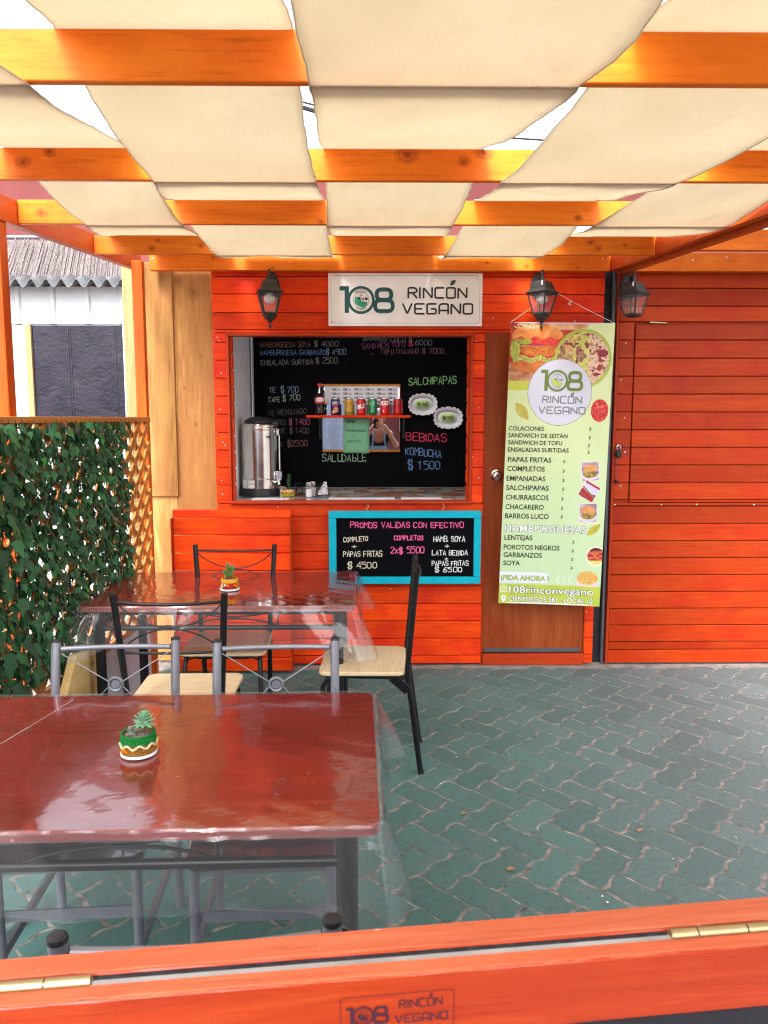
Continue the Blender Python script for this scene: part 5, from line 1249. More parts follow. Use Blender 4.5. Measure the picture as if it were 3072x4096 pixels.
for x in (-.057, .413):
    mb = MB(); mb.tube([(x, YF - .001, 1.040), (x, YF - .022, 1.040), (x + .010, YF - .030, 1.032), (x + .010, YF - .030, 1.018), (x, YF - .030, 1.008), (x - .008, YF - .030, 1.014)], .0022, 8)
    mb.tube([(x, YF - .034, 1.022), (x + .004, YF - .034, 1.010), (x, YF - .034, .998)], .0018, 6); mb.build('hook', 'brass', pb)

# ================================================================ MENU BANNER
BC = [Vector((.794, 4.62, 2.127)), Vector((1.412, 4.62, 2.123)), Vector((.753, 4.62, .437)), Vector((1.374, 4.62, .415))]
def ban(x, y, o):
    u = x / 226.0; t_ = -y / 607.0
    p = (BC[0] * (1 - u) + BC[1] * u) * (1 - t_) + (BC[2] * (1 - u) + BC[3] * u) * t_
    yy = 4.62 + .055 * math.exp(-t_ * 9) * 0 + .010 * math.sin(t_ * 5.0) * (u - .5) + .006 * math.sin(u * PI) - .022 * max(0, (u - .9)) * 2 * math.sin(t_ * PI)
    return (p.x, yy - o, p.z)
def bxy(X, Y):               # menu artwork units: 226 wide, 607 high, y downwards negative
    by = 222 + Y * .1953; u = 1026 + X * .1953; return (u - 1103 + 26 * by / 607, -by)
bn = thing('menu_banner', 'tall green printed menu banner with burger photo, hanging in front of the brown door', 'banner', (1.08, 4.62, .42))
def vnoise(x, y, s, seed):
    """smooth value noise for printed pictures"""
    r = np.random.default_rng(seed).random((64, 64)); gx = (x / s) % 63; gy = (y / s) % 63
    ix = gx.astype(int); iy = gy.astype(int); fx = gx - ix; fy = gy - iy; fx = fx * fx * (3 - 2 * fx); fy = fy * fy * (3 - 2 * fy)
    return (r[iy, ix] * (1 - fx) + r[iy, ix + 1] * fx) * (1 - fy) + (r[iy + 1, ix] * (1 - fx) + r[iy + 1, ix + 1] * fx) * fy
def lin(c): c = np.array(c) / 255.0; return np.where(c <= .04045, c / 12.92, ((c + .055) / 1.055) ** 2.4)
def paint_banner(x, y):
    n = lambda s, k: vnoise(x + 300, y + 300, s, k)
    t_ = y / 607
    C = lin((216, 226, 168)) * (1 - t_[..., None]) + lin((184, 210, 170)) * t_[..., None]
    def put(mask, col):
        nonlocal C
        col = np.asarray(col, float); C = np.where(mask[..., None], col if col.ndim > 1 else lin(col), C)
    def blend(a, b, f): return lin(a) * (1 - f[..., None]) + lin(b) * f[..., None]
    ell = lambda cx, cy, rx, ry, w_=0: ((x - cx) / rx) ** 2 + ((y - cy) / ry) ** 2 < 1 + w_
    # green swoosh and burger picture
    put((y < 142 - (x - 20) ** 2 / 320) & (x < 130), (196, 203, 74))
    pic = (y < 122 - (x - 22) ** 2 / 900) & (x < 172 - y * .5)
    put(pic, blend((150, 40, 30), (205, 60, 50), n(14, 1)))
    put(pic & (y < 14) & (x > 60), blend((206, 120, 60), (235, 190, 160), n(9, 2)))
    put(pic & (y > 84), blend((150, 84, 52), (205, 150, 110), n(7, 3)))
    put(pic & ell(60, 28, 56, 25) & (y < 32 + 3 * np.sin(x / 5)), blend((206, 108, 42), (232, 160, 92), n(10, 4)))
    put(pic & ell(36, 8, 28, 6) & (n(1.6, 5) > .5), (232, 206, 168))
    put(pic & ell(58, 88, 52, 16) , blend((176, 84, 30), (214, 120, 54), n(9, 6)))
    put(pic & ell(30, 42, 28, 8 ) , blend((176, 172, 60), (120, 140, 40), n(4, 7)))
    put(pic & (x > 46) & (x < 104) & (y > 35) & (y < 44 + 2 * np.sin(x / 6)), blend((190, 28, 20), (222, 70, 50), n(5, 8)))
    put(pic & (x > 22) & (x < 84) & (np.abs(y - 46 - x * .0) < 2.2 + 1.5 * np.sin(x / 7)), (150, 30, 90))
    put(pic & ell(66, 58, 42, 12, ) & (y > 47), blend((150, 70, 18), (222, 128, 48), n(3, 9)))
    put(pic & (np.abs(y - 76 - 3 * np.sin(x / 6)) < 5 + 3 * (n(5, 10) - .5)) & (x > 8) & (x < 104), blend((120, 130, 36), (206, 206, 110), n(4, 11)))
    put(pic & ell(12, 58, 11, 18), blend((130, 140, 40), (196, 196, 90), n(4, 12)))
    # salad circle
    d = np.hypot(x - 161, y - 74)
    put(d < 62, (166, 186, 66))
    s = d < 56
    put(s, blend((110, 70, 50), (190, 150, 110), n(4, 13)))
    put(s & (x > 168) & (n(3.2, 14) > .36), blend((214, 160, 130), (240, 205, 185), n(2.6, 15)))
    put(s & (x < 176) & (x > 120) & (n(9, 16) > .46), blend((176, 172, 70), (224, 216, 120), n(5, 17)))
    put(s & (x < 140) & (n(8, 18) > .55), blend((190, 130, 84), (226, 176, 130), n(5, 19)))
    put(s & (n(7, 20) > .78), blend((120, 16, 30), (160, 40, 60), n(4, 21)))
    put(s & ell(203, 62, 12, 8), (138, 22, 40)); put(s & ell(198, 92, 5, 7), (160, 30, 46))
    # white roundel
    d = np.hypot((x - 114), (y - 145)); put(d < 70.5, (120, 132, 110)); put(d < 69.3, (206, 206, 224))
    # printed leaves, tomato slice
    def leafm(cx, cy, a, L, w_):
        ca, sa = math.cos(a), math.sin(a); p = (x - cx) * ca + (y - cy) * sa; q = -(x - cx) * sa + (y - cy) * ca
        return (np.abs(p) < L) & (np.abs(q) < w_ * np.cos(np.clip(p / L, -1, 1) * PI / 2) ** .8), q, p
    m, q, p = leafm(33, 186, .88, 23, 11); put(m, blend((184, 172, 70), (206, 190, 84), n(6, 22))); put(m & (np.abs(q) < .6), (160, 150, 56))
    m, q, p = leafm(204, 438, -.72, 19, 8); put(m, blend((168, 158, 50), (200, 188, 70), n(6, 23))); put(m & (np.abs(q) < .5), (150, 140, 46))
    d = np.hypot((x - 203), (y - 182) * .8); put(d < 19, (206, 30, 30)); put((d < 17) & (n(5, 24) > .45), (176, 18, 26)); put((d < 17) & (np.abs(n(6, 25) - .5) < .05), (230, 96, 90))
    # small snapshots
    def shot(cx, cy, a, w_, h_, kind):
        ca, sa = math.cos(a), math.sin(a); p = (x - cx) * ca + (y - cy) * sa; q = -(x - cx) * sa + (y - cy) * ca
        put((np.abs(p) < w_) & (np.abs(q) < h_), (226, 222, 230)); i = (np.abs(p) < w_ - 1.2) & (np.abs(q) < h_ - 1.2)
        if kind == 0:
            put(i, blend((140, 100, 120), (196, 176, 196), n(8, 26))); put(i & ((p / 19) ** 2 + ((q - 10) / 9) ** 2 < 1), (214, 204, 214))
            put(i & ((p / 16) ** 2 + ((q - 5) / 9) ** 2 < 1), blend((90, 40, 40), (190, 170, 80), n(3, 27))); put(i & ((p / 15) ** 2 + ((q + 6) / 9) ** 2 < 1) & (q < 0), blend((206, 134, 70), (226, 166, 104), n(6, 28)))
        elif kind == 1:
            put(i, (150, 60, 70)); put(i & (q + p * .2 < 4), (206, 196, 220)); put(i & (np.abs(q - 8 - .25 * p) < 4), (170, 24, 24)); put(i & (np.abs(q - 2 - .3 * p) < 2), (120, 120, 90)); put(i & (q < -13), (170, 40, 50))
    shot(190, 312, -.08, 20, 21, 0); shot(190, 355, .5, 19, 19, 1); shot(190, 402, -.05, 20, 21, 0)
    d = np.hypot((x - 212), (y - 496)); put(d < 22, (226, 220, 214)); put(d < 19, blend((176, 60, 40), (216, 120, 70), n(5, 29))); put((d < 19) & (n(5, 30) > .66), (150, 30, 50)); put((d < 19) & (y > 506), (214, 206, 110)); put((d < 19) & (y < 484), (90, 34, 30))
    # chips in a bowl
    put(((x - 196) / 24) ** 2 + ((y - 555) / 13) ** 2 < 1, (222, 196, 206))
    put((((x - 196) / 23) ** 2 + ((y - 545) / 15) ** 2 < 1), blend((176, 96, 24), (250, 206, 120), (np.abs(np.sin(x * .62 + y * .30 + 7 * n(9, 31))) * .6 + .4 * n(2, 33)) ** 1.2))
    # chevrons, call-out pill, footer
    for k in range(3):
        put((np.abs((x - 128 - 13 * k) - np.abs(y - 549) * .8) < .9) & (np.abs(y - 549) < 9), (226, 234, 226))
    rr = np.maximum(np.abs(x - 54) - 50, 0) ** 2 + np.maximum(np.abs(y - 548) - 6, 0) ** 2 < 36; put(rr, (216, 222, 236))
    put(y > 563, blend((168, 186, 62), (184, 196, 78), n(30, 32)))
    return C
nx, ny = 236, 620
gx, gy = np.meshgrid(np.linspace(0, 226, nx + 1), np.linspace(0, 607, ny + 1)); colr = paint_banner(gx, gy)
me = bpy.data.meshes.new('printed_sheet')
off0 = WORLD_OF[bn.name]
vs = [tuple(Vector(ban(x, -y, 0)) - off0) for x, y in zip(gx.ravel(), gy.ravel())]
b_ = nx + 1; fs = [(i * b_ + j, (i + 1) * b_ + j, (i + 1) * b_ + j + 1, i * b_ + j + 1) for i in range(ny) for j in range(nx)]
me.from_pydata(vs, [], fs); at = me.color_attributes.new('print', 'FLOAT_COLOR', 'POINT')
at.data.foreach_set('color', np.concatenate([colr.reshape(-1, 3), np.ones((len(vs), 1))], 1).ravel().astype('f'))
t = NT('printed_vinyl'); a_ = t.n('Attribute', attribute_name='print'); dk = t.mix(1.0, a_.outputs['Color'], (.86, .86, .84), 'MULTIPLY'); t.l(dk, t.b.inputs['Base Color']); t.set(Roughness=.4, Specular_IOR_Level=.35)
me.materials.append(t.m); me.polygons.foreach_set('use_smooth', [True] * len(fs)); po = bpy.data.objects.new('printed_sheet', me); COL.objects.link(po); po.parent = bn
mb = MB(); P = [[ban(226 * i / 12, -607 * j / 40, -.0015) for i in range(13)] for j in range(41)]; mb.grid(P); mb.build('backing', 'paper', bn)
mb = MB(); mb.tube([ban(0, -1, -.004), ban(226, -1, -.004)], .0035, 8); mb.tube([ban(0, -605, -.005), ban(226, -605, -.005)], .004, 8); mb.build('hem_rod', 'paper', bn)
rows_ = [('COLACIONES', 372, 775, 25, 47), ('SANDWICH DE SEITÁN', 368, 1037, 102, 48), ('SANDWICH DE TOFU', 366, 977, 180, 48), ('ENSALADAS SURTIDAS', 364, 1053, 258, 48), ('PAPAS FRITAS', 366, 857, 372, 56), ('COMPLETOS', 357, 783, 472, 56),
 ('EMPANADAS', 350, 792, 580, 56), ('SALCHIPAPAS', 346, 830, 683, 56), ('CHURRASCOS', 342, 829, 790, 56), ('CHACARERO', 338, 775, 897, 56), ('BARROS LUCO', 334, 832, 1000, 58), ('LENTEJAS', 328, 648, 1243, 56), ('POROTOS NEGROS', 320, 958, 1352, 56),
 ('GARBANZOS', 318, 757, 1440, 56), ('SOYA', 315, 507, 1532, 54)]
for tx, X0, X1, Y, hh in rows_: mb = MB(); p = bxy(X0, Y); ftext(mb, tx, p[0], p[1], hh * .19, ban, .0014, 0, .022, (X1 - X0) * .1953); mb.build('menu_line', 'blackink', bn, smooth=False)
for tx, X0, X1, Y, hh, mt, om in (('HAMBURGUESAS', 330, 1262, 1148, 78, 'whiteink', 'ink'), ('108rinconvegano', 380, 1348, 1846, 80, 'whiteink', 'ink'), ('CIENFUEGOS 581 - LOCAL 10', 373, 1340, 1941, 54, 'whiteink', 'ink'), ('¡PIDA AHORA !', 288, 838, 1702, 58, 'lime', 'olive')):
    p = bxy(X0, Y); mb = MB(); ftext(mb, tx, p[0], p[1], hh * .19, ban, .0012, 0, .055, (X1 - X0) * .1953); o_ = mb.build('line_outline', om, bn, smooth=False)
    mb = MB(); ftext(mb, tx, p[0] + .6, p[1], hh * .19, ban, .0020, 0, .004, (X1 - X0) * .1953 - 1.2); mb.build('headline', mt, bn, smooth=False)
mb = MB(); mo = MB()
for X, Y, w_, h_ in [(1270, -5, 125, 62), (1265, 88, 125, 62), (1258, 172, 125, 62), (1255, 248, 122, 62), (980, 355, 168, 78), (976, 460, 166, 78), (974, 562, 166, 78), (970, 660, 166, 78), (964, 767, 168, 78), (960, 873, 168, 78), (957, 970, 166, 76), (1092, 1248, 132, 64), (1086, 1348, 132, 64), (1080, 1443, 134, 64), (1074, 1540, 134, 64)]:
    p = bxy(X + 10, Y + 18); ftext(mb, '$', p[0], p[1], 36 * .19, ban, .0014, 0, .03)
    c_ = bxy(X + w_ / 2, Y); ribbon(mo, [(c_[0] + w_ * .0977 * math.cos(a), c_[1] + h_ * .0977 * math.sin(a)) for a in [2 * PI * k / 32 for k in range(33)]], .45, ban, .0010)
    for k in range(10): q = bxy(X - 16 - k * 11, Y + 24); vv = [(q[0] - .35, q[1] - .35), (q[0] + .35, q[1] - .35), (q[0] + .35, q[1] + .35), (q[0] - .35, q[1] + .35)]; mo.poly([ban(a, b, .0010) for a, b in vv])
mb.build('currency_marks', 'olive', bn, smooth=False); mo.build('price_ovals', flat('pale_print', (.62, .70, .54), .5), bn, smooth=False)
mb = MB(); z5 = lambda X, Y: ((X - 390) / 5.12 + 26 * ((Y - 785) / 5.12) / 607, -(Y - 785) / 5.12)
p = z5(735, 1500); logo_108(mb, p[0], p[1], 42.5, ban, 0, 1, 2, .0012)
p = z5(750, 1642); write(mb, 'RINCON', p[0], p[1], 14, ban, 2.4, mi=2, tbl=LOGO, rnd=.16, width=85)
p = z5(708, 1757); write(mb, 'VEGANO', p[0], p[1], 14, ban, 2.4, mi=2, tbl=LOGO, rnd=.16, width=101)
leaf_shape(mb, z5(1066, 1566), z5(1106, 1526), .32, ban, .0016, 2); mb.build('roundel_logo', ['olive', 'lime', 'greyink'], bn, smooth=False)
mb = MB(); q = [bxy(282, 1770), bxy(358, 1773), bxy(358, 1840), bxy(282, 1838), bxy(282, 1770)]; ribbon(mb, round_pts(q, 3), 1.1, ban, .0014)
c_ = bxy(320, 1805); ribbon(mb, [(c_[0] + 3.6 * math.cos(a), c_[1] + 3.6 * math.sin(a)) for a in [2 * PI * k / 24 for k in range(25)]], 1.1, ban, .0015)
c_ = bxy(320, 1905); ribbon(mb, [(c_[0] + 4.2 * math.cos(a), c_[1] + 4.2 * math.sin(a)) for a in [2 * PI * k / 24 for k in range(25)]], 3.2, ban, .0016); mb.poly([ban(c_[0] - 5, c_[1] - 2.5, .0013), ban(c_[0], c_[1] - 11.5, .0013), ban(c_[0] + 5, c_[1] - 2.5, .0013)])
mb.build('footer_icons', 'whiteink', bn, smooth=False)
mb = MB(); nail = (1.068, YF - .012, 2.325)
for e in (ban(0, 0, 0), ban(224, 0, 0)): mb.tube([nail, tuple(Vector(nail).lerp(Vector(e), .5) + Vector((0, 0, -.004))), e], .0016, 5)
mb.tube([(1.16 + .01 * math.sin(k), YF - .05, 2.262 - k * .0035) for k in range(8)], .003, 5); mb.build('cord', 'paper', bn)
mb = MB(); mb.tube([(nail[0], YF + .01, nail[2]), (nail[0], YF - .018, nail[2] + .002)], .003, 6); mb.build('nail', 'steel', kiosk)

# ================================================================ SERVING WINDOW INTERIOR
YB = 5.665
bb = thing('menu_blackboard', 'large black chalk menu board covering the back wall inside the serving window', 'blackboard', (0, YB, 1.03))
mb = MB(); mb.box(-.885, .93, YB, YB + .03, 1.062, 2.50); mb.build('slate', 'board', bb)
def bp_(X, Y): u = 432 + X * .3906; v = 540 + Y * .3906; return (-.838 + (u - 560) * .00334, 2.081 - (v - 748) * .003335)
wm = wall_map(YB)
L_ = [('HAMBURGUESA SOYA', 330, 537, 605, 26, 'brown', .02), ('$ 4000', 630, 532, 762, 28, 'grey', .01), ('HAMBURGUESA GARBANZO', 332, 579, 690, 25, 'blue', .01), ('$ 4900', 695, 576, 803, 29, 'sky', .01), ('ENSALADA SURTIDA', 333, 634, 622, 26, 'grey', .02), ('$ 2500', 638, 624, 755, 30, 'grey', .01),
      ('BARROS LUCO $', 903, 500, 1170, 28, 'grey', -.02), ('SANDWICH TOFU', 893, 545, 1135, 27, 'plum', .06), ('$', 1155, 526, 1178, 28, 'red', 0), ('6000', 1190, 524, 1280, 27, 'grey', 0), ('"', 937, 578, 958, 18, 'brown', 0), ('TOFU ITALIANO', 997, 572, 1208, 25, 'brown', .01), ('$ 7000', 1228, 570, 1350, 28, 'brown', 0),
      ('TE', 378, 784, 412, 28, 'sky', 0), ('$ 700', 443, 784, 537, 32, 'sky', 0), ('CAFE', 374, 836, 434, 26, 'mint', 0), ('$ 700', 450, 832, 548, 32, 'mint', .08), ('TE REMOJADO', 370, 915, 580, 28, 'faint', .08), ('NEGRO', 352, 963, 462, 27, 'faint', 0), ('$ 1400', 485, 963, 597, 32, 'rose', 0), ('VERDE', 355, 1013, 462, 27, 'faint', .03),
      ('$ 1400', 488, 1010, 593, 32, 'faint', 0), ('AGUA', 370, 1086, 447, 28, 'faint', 0), ('$2500', 472, 1084, 583, 32, 'brown', .02), ('SALCHIPAPAS', 1155, 744, 1418, 40, 'green', .04), ('BEBIDAS', 1140, 1050, 1365, 42, 'red', -.05), ('KOMBUCHA', 1137, 1130, 1337, 40, 'blue', -.10), ('$ 1500', 1152, 1212, 1332, 46, 'blue', -.01), ('SALUDAbLE', 668, 1168, 916, 40, 'mint', .0)]
for c_ in sorted(set(l[5] for l in L_)):
    for tx, X0, Y, X1, hh, cc_, sl in L_:
        if cc_ == c_: mb = MB(); p = bp_(X0, Y); q = bp_(X1, Y); write(mb, tx, p[0], p[1], hh * .3906 * .00334, wm, .0040 if hh < 36 else .0060, jit=.05, width=q[0] - p[0], slope=sl); mb.build('chalk_line', 'chalk_' + c_, bb, smooth=False)
# mirror with sticker sheet
mr_ = thing('wall_mirror', 'small frameless mirror with wooden top and bottom strips behind the drinks shelf', 'mirror', (-.107, YB, 1.33))
mb = MB(); mb.box(-.390, .176, YB - .016, YB - .004, 1.338, 1.80); mb.build('glass', 'mirror', mr_)
mb = MB(); mb.box(-.392, .178, YB - .024, YB - .003, 1.322, 1.3385, c=.002); mb.box(-.392, .178, YB - .024, YB - .003, 1.799, 1.813, c=.002); mb.build('wooden_strip', 'tabledge' if False else 'lattice', mr_)
mb = MB(); mb.box(.1705, .178, YB - .022, YB - .017, 1.67, 1.799); mb.build('side_strip', 'trim_z', mr_)
ss = thing('sticker_sheet', 'white sheet of repeated small black 108 stickers across the top of the mirror', 'sticker sheet', (-.1, YB - .02, 1.66))
mb = MB(); mb.box(-.372, .166, YB - .0205, YB - .0185, 1.668, 1.796); mb.build('sheet', 'paper', ss)
mb = MB(); wm2 = wall_map(YB - .0207)
for r_ in range(4):
    for k in range(6):
        x = -.320 + k * .0815; z = 1.768 - r_ * .030; write(mb, '108', x, z, .013, wm2, .0032, tbl=GL, rnd=.1, width=.028, off=.0006); ribbon(mb, [(x + .034, z + .009), (x + .058, z + .009)], .003, wm2, .0006); ribbon(mb, [(x + .034, z + .002), (x + .062, z + .002)], .003, wm2, .0006)
mb.build('printed_stickers', 'ink', ss, smooth=False)
gn = thing('green_note', 'green paper note reading transferencia y efectivo, taped over the mirror below the shelf', 'note', (-.145, YB - .03, 1.31))
mb = MB(); mb.grid([[(-.237 + .189 * i / 8, YB - .028 - .006 * math.sin(i / 8 * PI) - .004 * j / 8, 1.60 - .285 * j / 8) for i in range(9)] for j in range(9)]); mb.build('paper', 'greenpaper', gn, thick=.0006)
mb = MB(); wm3 = wall_map(YB - .038)
for tx, x, z, wd_, sl in (('Aceptamos'.upper(), -.212, 1.535, .062, .02), ('TRANSFERENCIA', -.216, 1.472, .138, -.02), ('Y', -.163, 1.432, .012, 0), ('EFECTiVO', -.211, 1.391, .098, .01)): write(mb, tx, x, z, .014, wm3, .0022, jit=.06, width=wd_, slope=sl)
mb.build('pen_writing', flat('green_pen', (.03, .12, .07), .7), gn, smooth=False)
# shelf
sf = thing('drinks_shelf', 'orange wooden shelf on two black brackets across the mirror, holding the drinks', 'shelf', (-.12, 5.5, 1.57))
mb = MB(); mb.box(-.490, .246, 5.46, YB - .041, 1.570, 1.588, rnd=.7, c=.002); mb.build('board', 'plank', sf)
for x in (-.405, .205):
    mb = MB(); mb.box(x - .010, x + .010, YB - .006, YB - .002, 1.42, 1.570); mb.tube([(x, 5.49, 1.563), (x, 5.56, 1.54), (x, 5.62, 1.50), (x, YB - .006, 1.43)], .004, 6); mb.box(x - .008, x + .008, 5.47, YB - .004, 1.564, 1.5695); mb.tube([(x, YB - .012, 1.445), (x, YB - .004, 1.445)], .009, 10); mb.build('bracket', 'black_metal', sf)
SZ = 1.5885
def cyl_map(r):             # writing wrapped round a can, x along the girth
    return lambda x, z, o: ((r + o) * math.sin(x / r), -(r + o) * math.cos(x / r), z)
def can(name_label, x, body, top_band=None, deco=None):
    t_ = thing('drink_can', name_label, 'can', (x, 5.515, SZ), 0, 'drink cans on the shelf')
    mb = MB(); mb.lathe([(0, .004), (.024, .001), (.026, .000), (.031, .008), (.0328, .014), (.0328, .104), (.031, .110)], 36); mb.build('can_body', body, t_, world=False)
    mb = MB(); mb.lathe([(.031, .110), (.0275, .1155), (.0275, .118), (.0262, .118), (.0255, .1155), (0, .1155)], 36); mb.build('can_lid', 'steel', t_, world=False)
    cm = cyl_map(.0332)
    if deco:
        for nm, mt, fn in deco:
            mb = MB(); fn(mb, cm); mb.build(nm, mt, t_, world=False, smooth=False)
    return t_
def mtl(n, c, r=.3, m=.3): return flat(n, c, r, m, .04, coat=.3)
def disc(mb, cm, cx, cz, rx, rz, off=.0004, n=20, cut=None):
    P = [(cx + rx * math.cos(2 * PI * k / n), cz + rz * math.sin(2 * PI * k / n)) for k in range(n)]
    mb.add([cm(cx, cz, off)] + [cm(a, b, off) for a, b in P], [(0, 1 + k, 1 + (k + 1) % n) for k in range(n)])
def band(mb, cm, z0, z1, off=.0003, x0=-.07, x1=.07):
    n = 24; mb.grid([[cm(x0 + (x1 - x0) * k / n, z, off) for k in range(n + 1)] for z in (z0, z1)])
can('navy blue juice can printed with a peach, leftmost on the shelf', -.288, mtl('can_navy', (.015, .025, .16)), deco=[('brand_name', 'chalk_white', lambda m, c: write(m, 'JUMEX', -.023, .078, .016, c, .0035, width=.046, off=.0006)), ('red_band', mtl('can_crimson', (.5, .03, .06)), lambda m, c: band(m, c, .062, .072, x0=-.024, x1=.024)), ('fruit_picture', mtl('can_peach', (.85, .30, .08), .4, 0), lambda m, c: (disc(m, c, .006, .038, .018, .018), disc(m, c, -.012, .024, .012, .014, .0006)))])
can('yellow-olive can with slanting red lettering, second on the shelf', -.190, mtl('can_yellow', (.50, .33, .03)), deco=[('brand_name', mtl('can_red_print', (.65, .03, .03), .4, 0), lambda m, c: [write(m, ch, -.013 + k * .0 + (0.002 * k), .030 + k * .022, .017, lambda x, z, o, c=c: c(x, z, o), .0048, width=.022, slope=.3, off=.0006) for k, ch in enumerate('Kem'.upper())]), ('green_band', mtl('can_green_trim', (.10, .16, .03)), lambda m, c: band(m, c, .006 + .008, .024))])
can('red can with tilted white lettering, third on the shelf', -.105, mtl('can_red', (.55, .015, .02)), deco=[('brand_name', 'whiteink', lambda m, c: write(m, 'BiLZ', -.025, .046, .022, c, .0075, width=.050, slope=.22, off=.0006))])
can('green lemon soda can, fourth on the shelf', -.023, mtl('can_green', (.012, .20, .08)), deco=[('brand_name', mtl('can_mint', (.25, .65, .45), .4, 0), lambda m, c: [write(m, ch, -.007 + .001 * k, .024 + k * .013, .012, c, .0032, width=.018, slope=.3, off=.0006) for k, ch in enumerate('ETIRPS')]), ('lemon_disc', mtl('can_lemon', (.5, .5, .05)), lambda m, c: disc(m, c, -.022, .082, .008, .010))])
def coke(m, c, s=1.0, z=.078): write(m, 'Coca', -.030 * s, z, .022 * s, c, .0044 * s, width=.034 * s, slope=.06, off=.0006, rnd=.12, tbl={**GL, 'o': GL['O'], 'c': GL['C'], 'a': GL['O']}); write(m, 'Cola', .006 * s, z + .001, .022 * s, c, .0044 * s, width=.030 * s, slope=.06, off=.0006, rnd=.12, tbl={**GL, 'o': GL['O'], 'l': GL['I'], 'a': GL['O']})
can('red cola can with large white script, fifth on the shelf', .063, mtl('can_cola', (.60, .012, .018)), deco=[('script', 'whiteink', lambda m, c: (coke(m, c, 1.15, .072), ribbon(m, [(-.02 + k * .005, .064 + .002 * math.sin(k)) for k in range(9)], .0016, c, .0006), band(m, c, .022, .034, .0005, -.012, -.006)))])
can('plain dark red can without visible lettering, rightmost on the shelf', .158, mtl('can_darkred', (.45, .010, .016)), deco=[('tone_swirl', mtl('can_darkred2', (.32, .008, .014)), lambda m, c: ribbon(m, [(-.03 + k * .006, .085 - .02 * math.sin(k * .5)) for k in range(11)], .008, c, .0005))])
bo = thing('cola_bottle', 'plastic cola bottle with red cap and red label at the left end of the shelf', 'bottle', (-.398, 5.515, SZ))
t = NT('cola_bottle_plastic'); t.set(Base_Color=(.010, .005, .004), Roughness=.08, Coat_Weight=.6); 
mb = MB(); mb.lathe([(0, .004), (.020, .0), (.030, .003), (.0335, .014), (.0335, .040), (.0315, .055), (.0335, .075), (.0345, .110), (.0335, .130), (.028, .155), (.018, .178), (.0125, .192), (.0125, .204)], 32); bd = mb.build('bottle_body', t.m, bo, world=False)
mb = MB(); mb.lathe([(.0352, .082), (.0356, .084), (.0356, .125), (.0352, .127)], 32); lbm = mb.build('label', 'can_cola' if False else mtl('bottle_label_red', (.62, .012, .02), .4, 0), bo, world=False)
mb = MB(); coke(mb, cyl_map(.0360), 1.0, .096); mb.build('script', 'whiteink', lbm, world=False, smooth=False)
mb = MB(); mb.lathe([(0.0145, .203), (.0155, .205), (.0155, .219), (.0145, .222), (0, .2225)], 24); mb.build('cap', mtl('cap_red', (.6, .015, .02), .4, 0), bo, world=False)
# fluted paper trays with prices
def tray(label, x, z, price, y):
    t_ = thing('paper_tray', label, 'paper tray', (x, y, z), 0, 'scalloped paper trays with price labels')
    mb = MB(); N = 72
    def ring(rx, rz, yy, am): return [((rx + am * abs(math.sin(9 * a))) * math.copysign(abs(math.cos(a)) ** .8, math.cos(a)), yy, (rz + am * abs(math.sin(9 * a))) * math.copysign(abs(math.sin(a)) ** .8, math.sin(a))) for a in [2 * PI * k / N for k in range(N)]]
    rs = [ring(.070, .044, -.004, 0), ring(.074, .047, -.006, .001), ring(.094, .067, -.030, .007), ring(.100, .073, -.033, .008)]
    for k in range(3): mb.add(rs[k] + rs[k + 1], [(i, N + i, N + (i + 1) % N, (i + 1) % N) for i in range(N)])
    mb.add(rs[0], [tuple(range(N))]); mb.build('tray', 'paper', t_, world=False, thick=.0012, ang=25)
    mb = MB(); mb.poly([(px, -.0075, pz) for px, pz in round_pts([(-.052, -.030), (-.052, .028), (.052, .030), (.052, -.028), (-.052, -.030)], .022)[:-1]]); lb_ = mb.build('price_label', 'limepaper', t_, world=False, thick=.0005)
    mb = MB(); write(mb, price, -.036, -.010, .021, lambda a, b, o: (a, -.0082 - o, b), .0036, jit=.05, width=.074); mb.build('price_writing', 'blackink', lb_, world=False, smooth=False)
tray('white scalloped paper tray priced $5900, the upper left of the two', .341, 1.667, '$5900', YB - .002)
tray('white scalloped paper tray priced $6900, the lower right of the two', .523, 1.570, '$6900', YB - .036)

# ---- things on the serving counter
CZ = 1.0585
ur = thing('coffee_urn', 'tall stainless steel coffee urn with black lid and base, left side of the counter', 'urn', (-.768, 5.10, CZ))
mb = MB(); mb.lathe([(.10, 0), (.130, .0), (.131, .004), (.128, .045), (.124, .052), (.10, .052)], 48); mb.build('base', 'rubber', ur, world=False)
mb = MB(); mb.lathe([(.119, .052), (.119, .110), (.121, .114), (.121, .120), (.1165, .122), (.1165, .430), (.1195, .436), (.1195, .446), (.117, .452), (.117, .462), (.112, .470), (.095, .478)], 64); mb.build('steel_body', 'steel', ur, world=False, ang=50)
mb = MB(); mb.lathe([(.100, .477), (.096, .490), (.075, .508), (.045, .517), (0, .520)], 40); mb.box(.02, .128, -.035, .035, .455, .492, c=.010); mb.box(.045, .115, -.045, .045, .430, .462, c=.008); mb.build('lid', 'rubber', ur, world=False)
mb = MB(); mb.tube([(.134, -.03, .17), (.134, -.03, .40)], .0038, 10); mb.build('sight_tube', 'paper', ur, world=False)
mb = MB(); mb.box(.118, .134, -.040, -.018, .395, .44, c=.003); mb.box(.112, .15, -.05, -.01, .10, .165, c=.006); mb.tube([(.11, -.05, .09), (.135, -.075, .10), (.137, -.085, .075)], .009, 10); mb.build('tap', 'chrome', ur, world=False)
mb = MB()
def curved(mb, a0, a1, z0, z1, r): mb.grid([[(r * math.sin(a0 + (a1 - a0) * k / 8), -r * math.cos(a0 + (a1 - a0) * k / 8), z) for k in range(9)] for z in (z0, z1)])
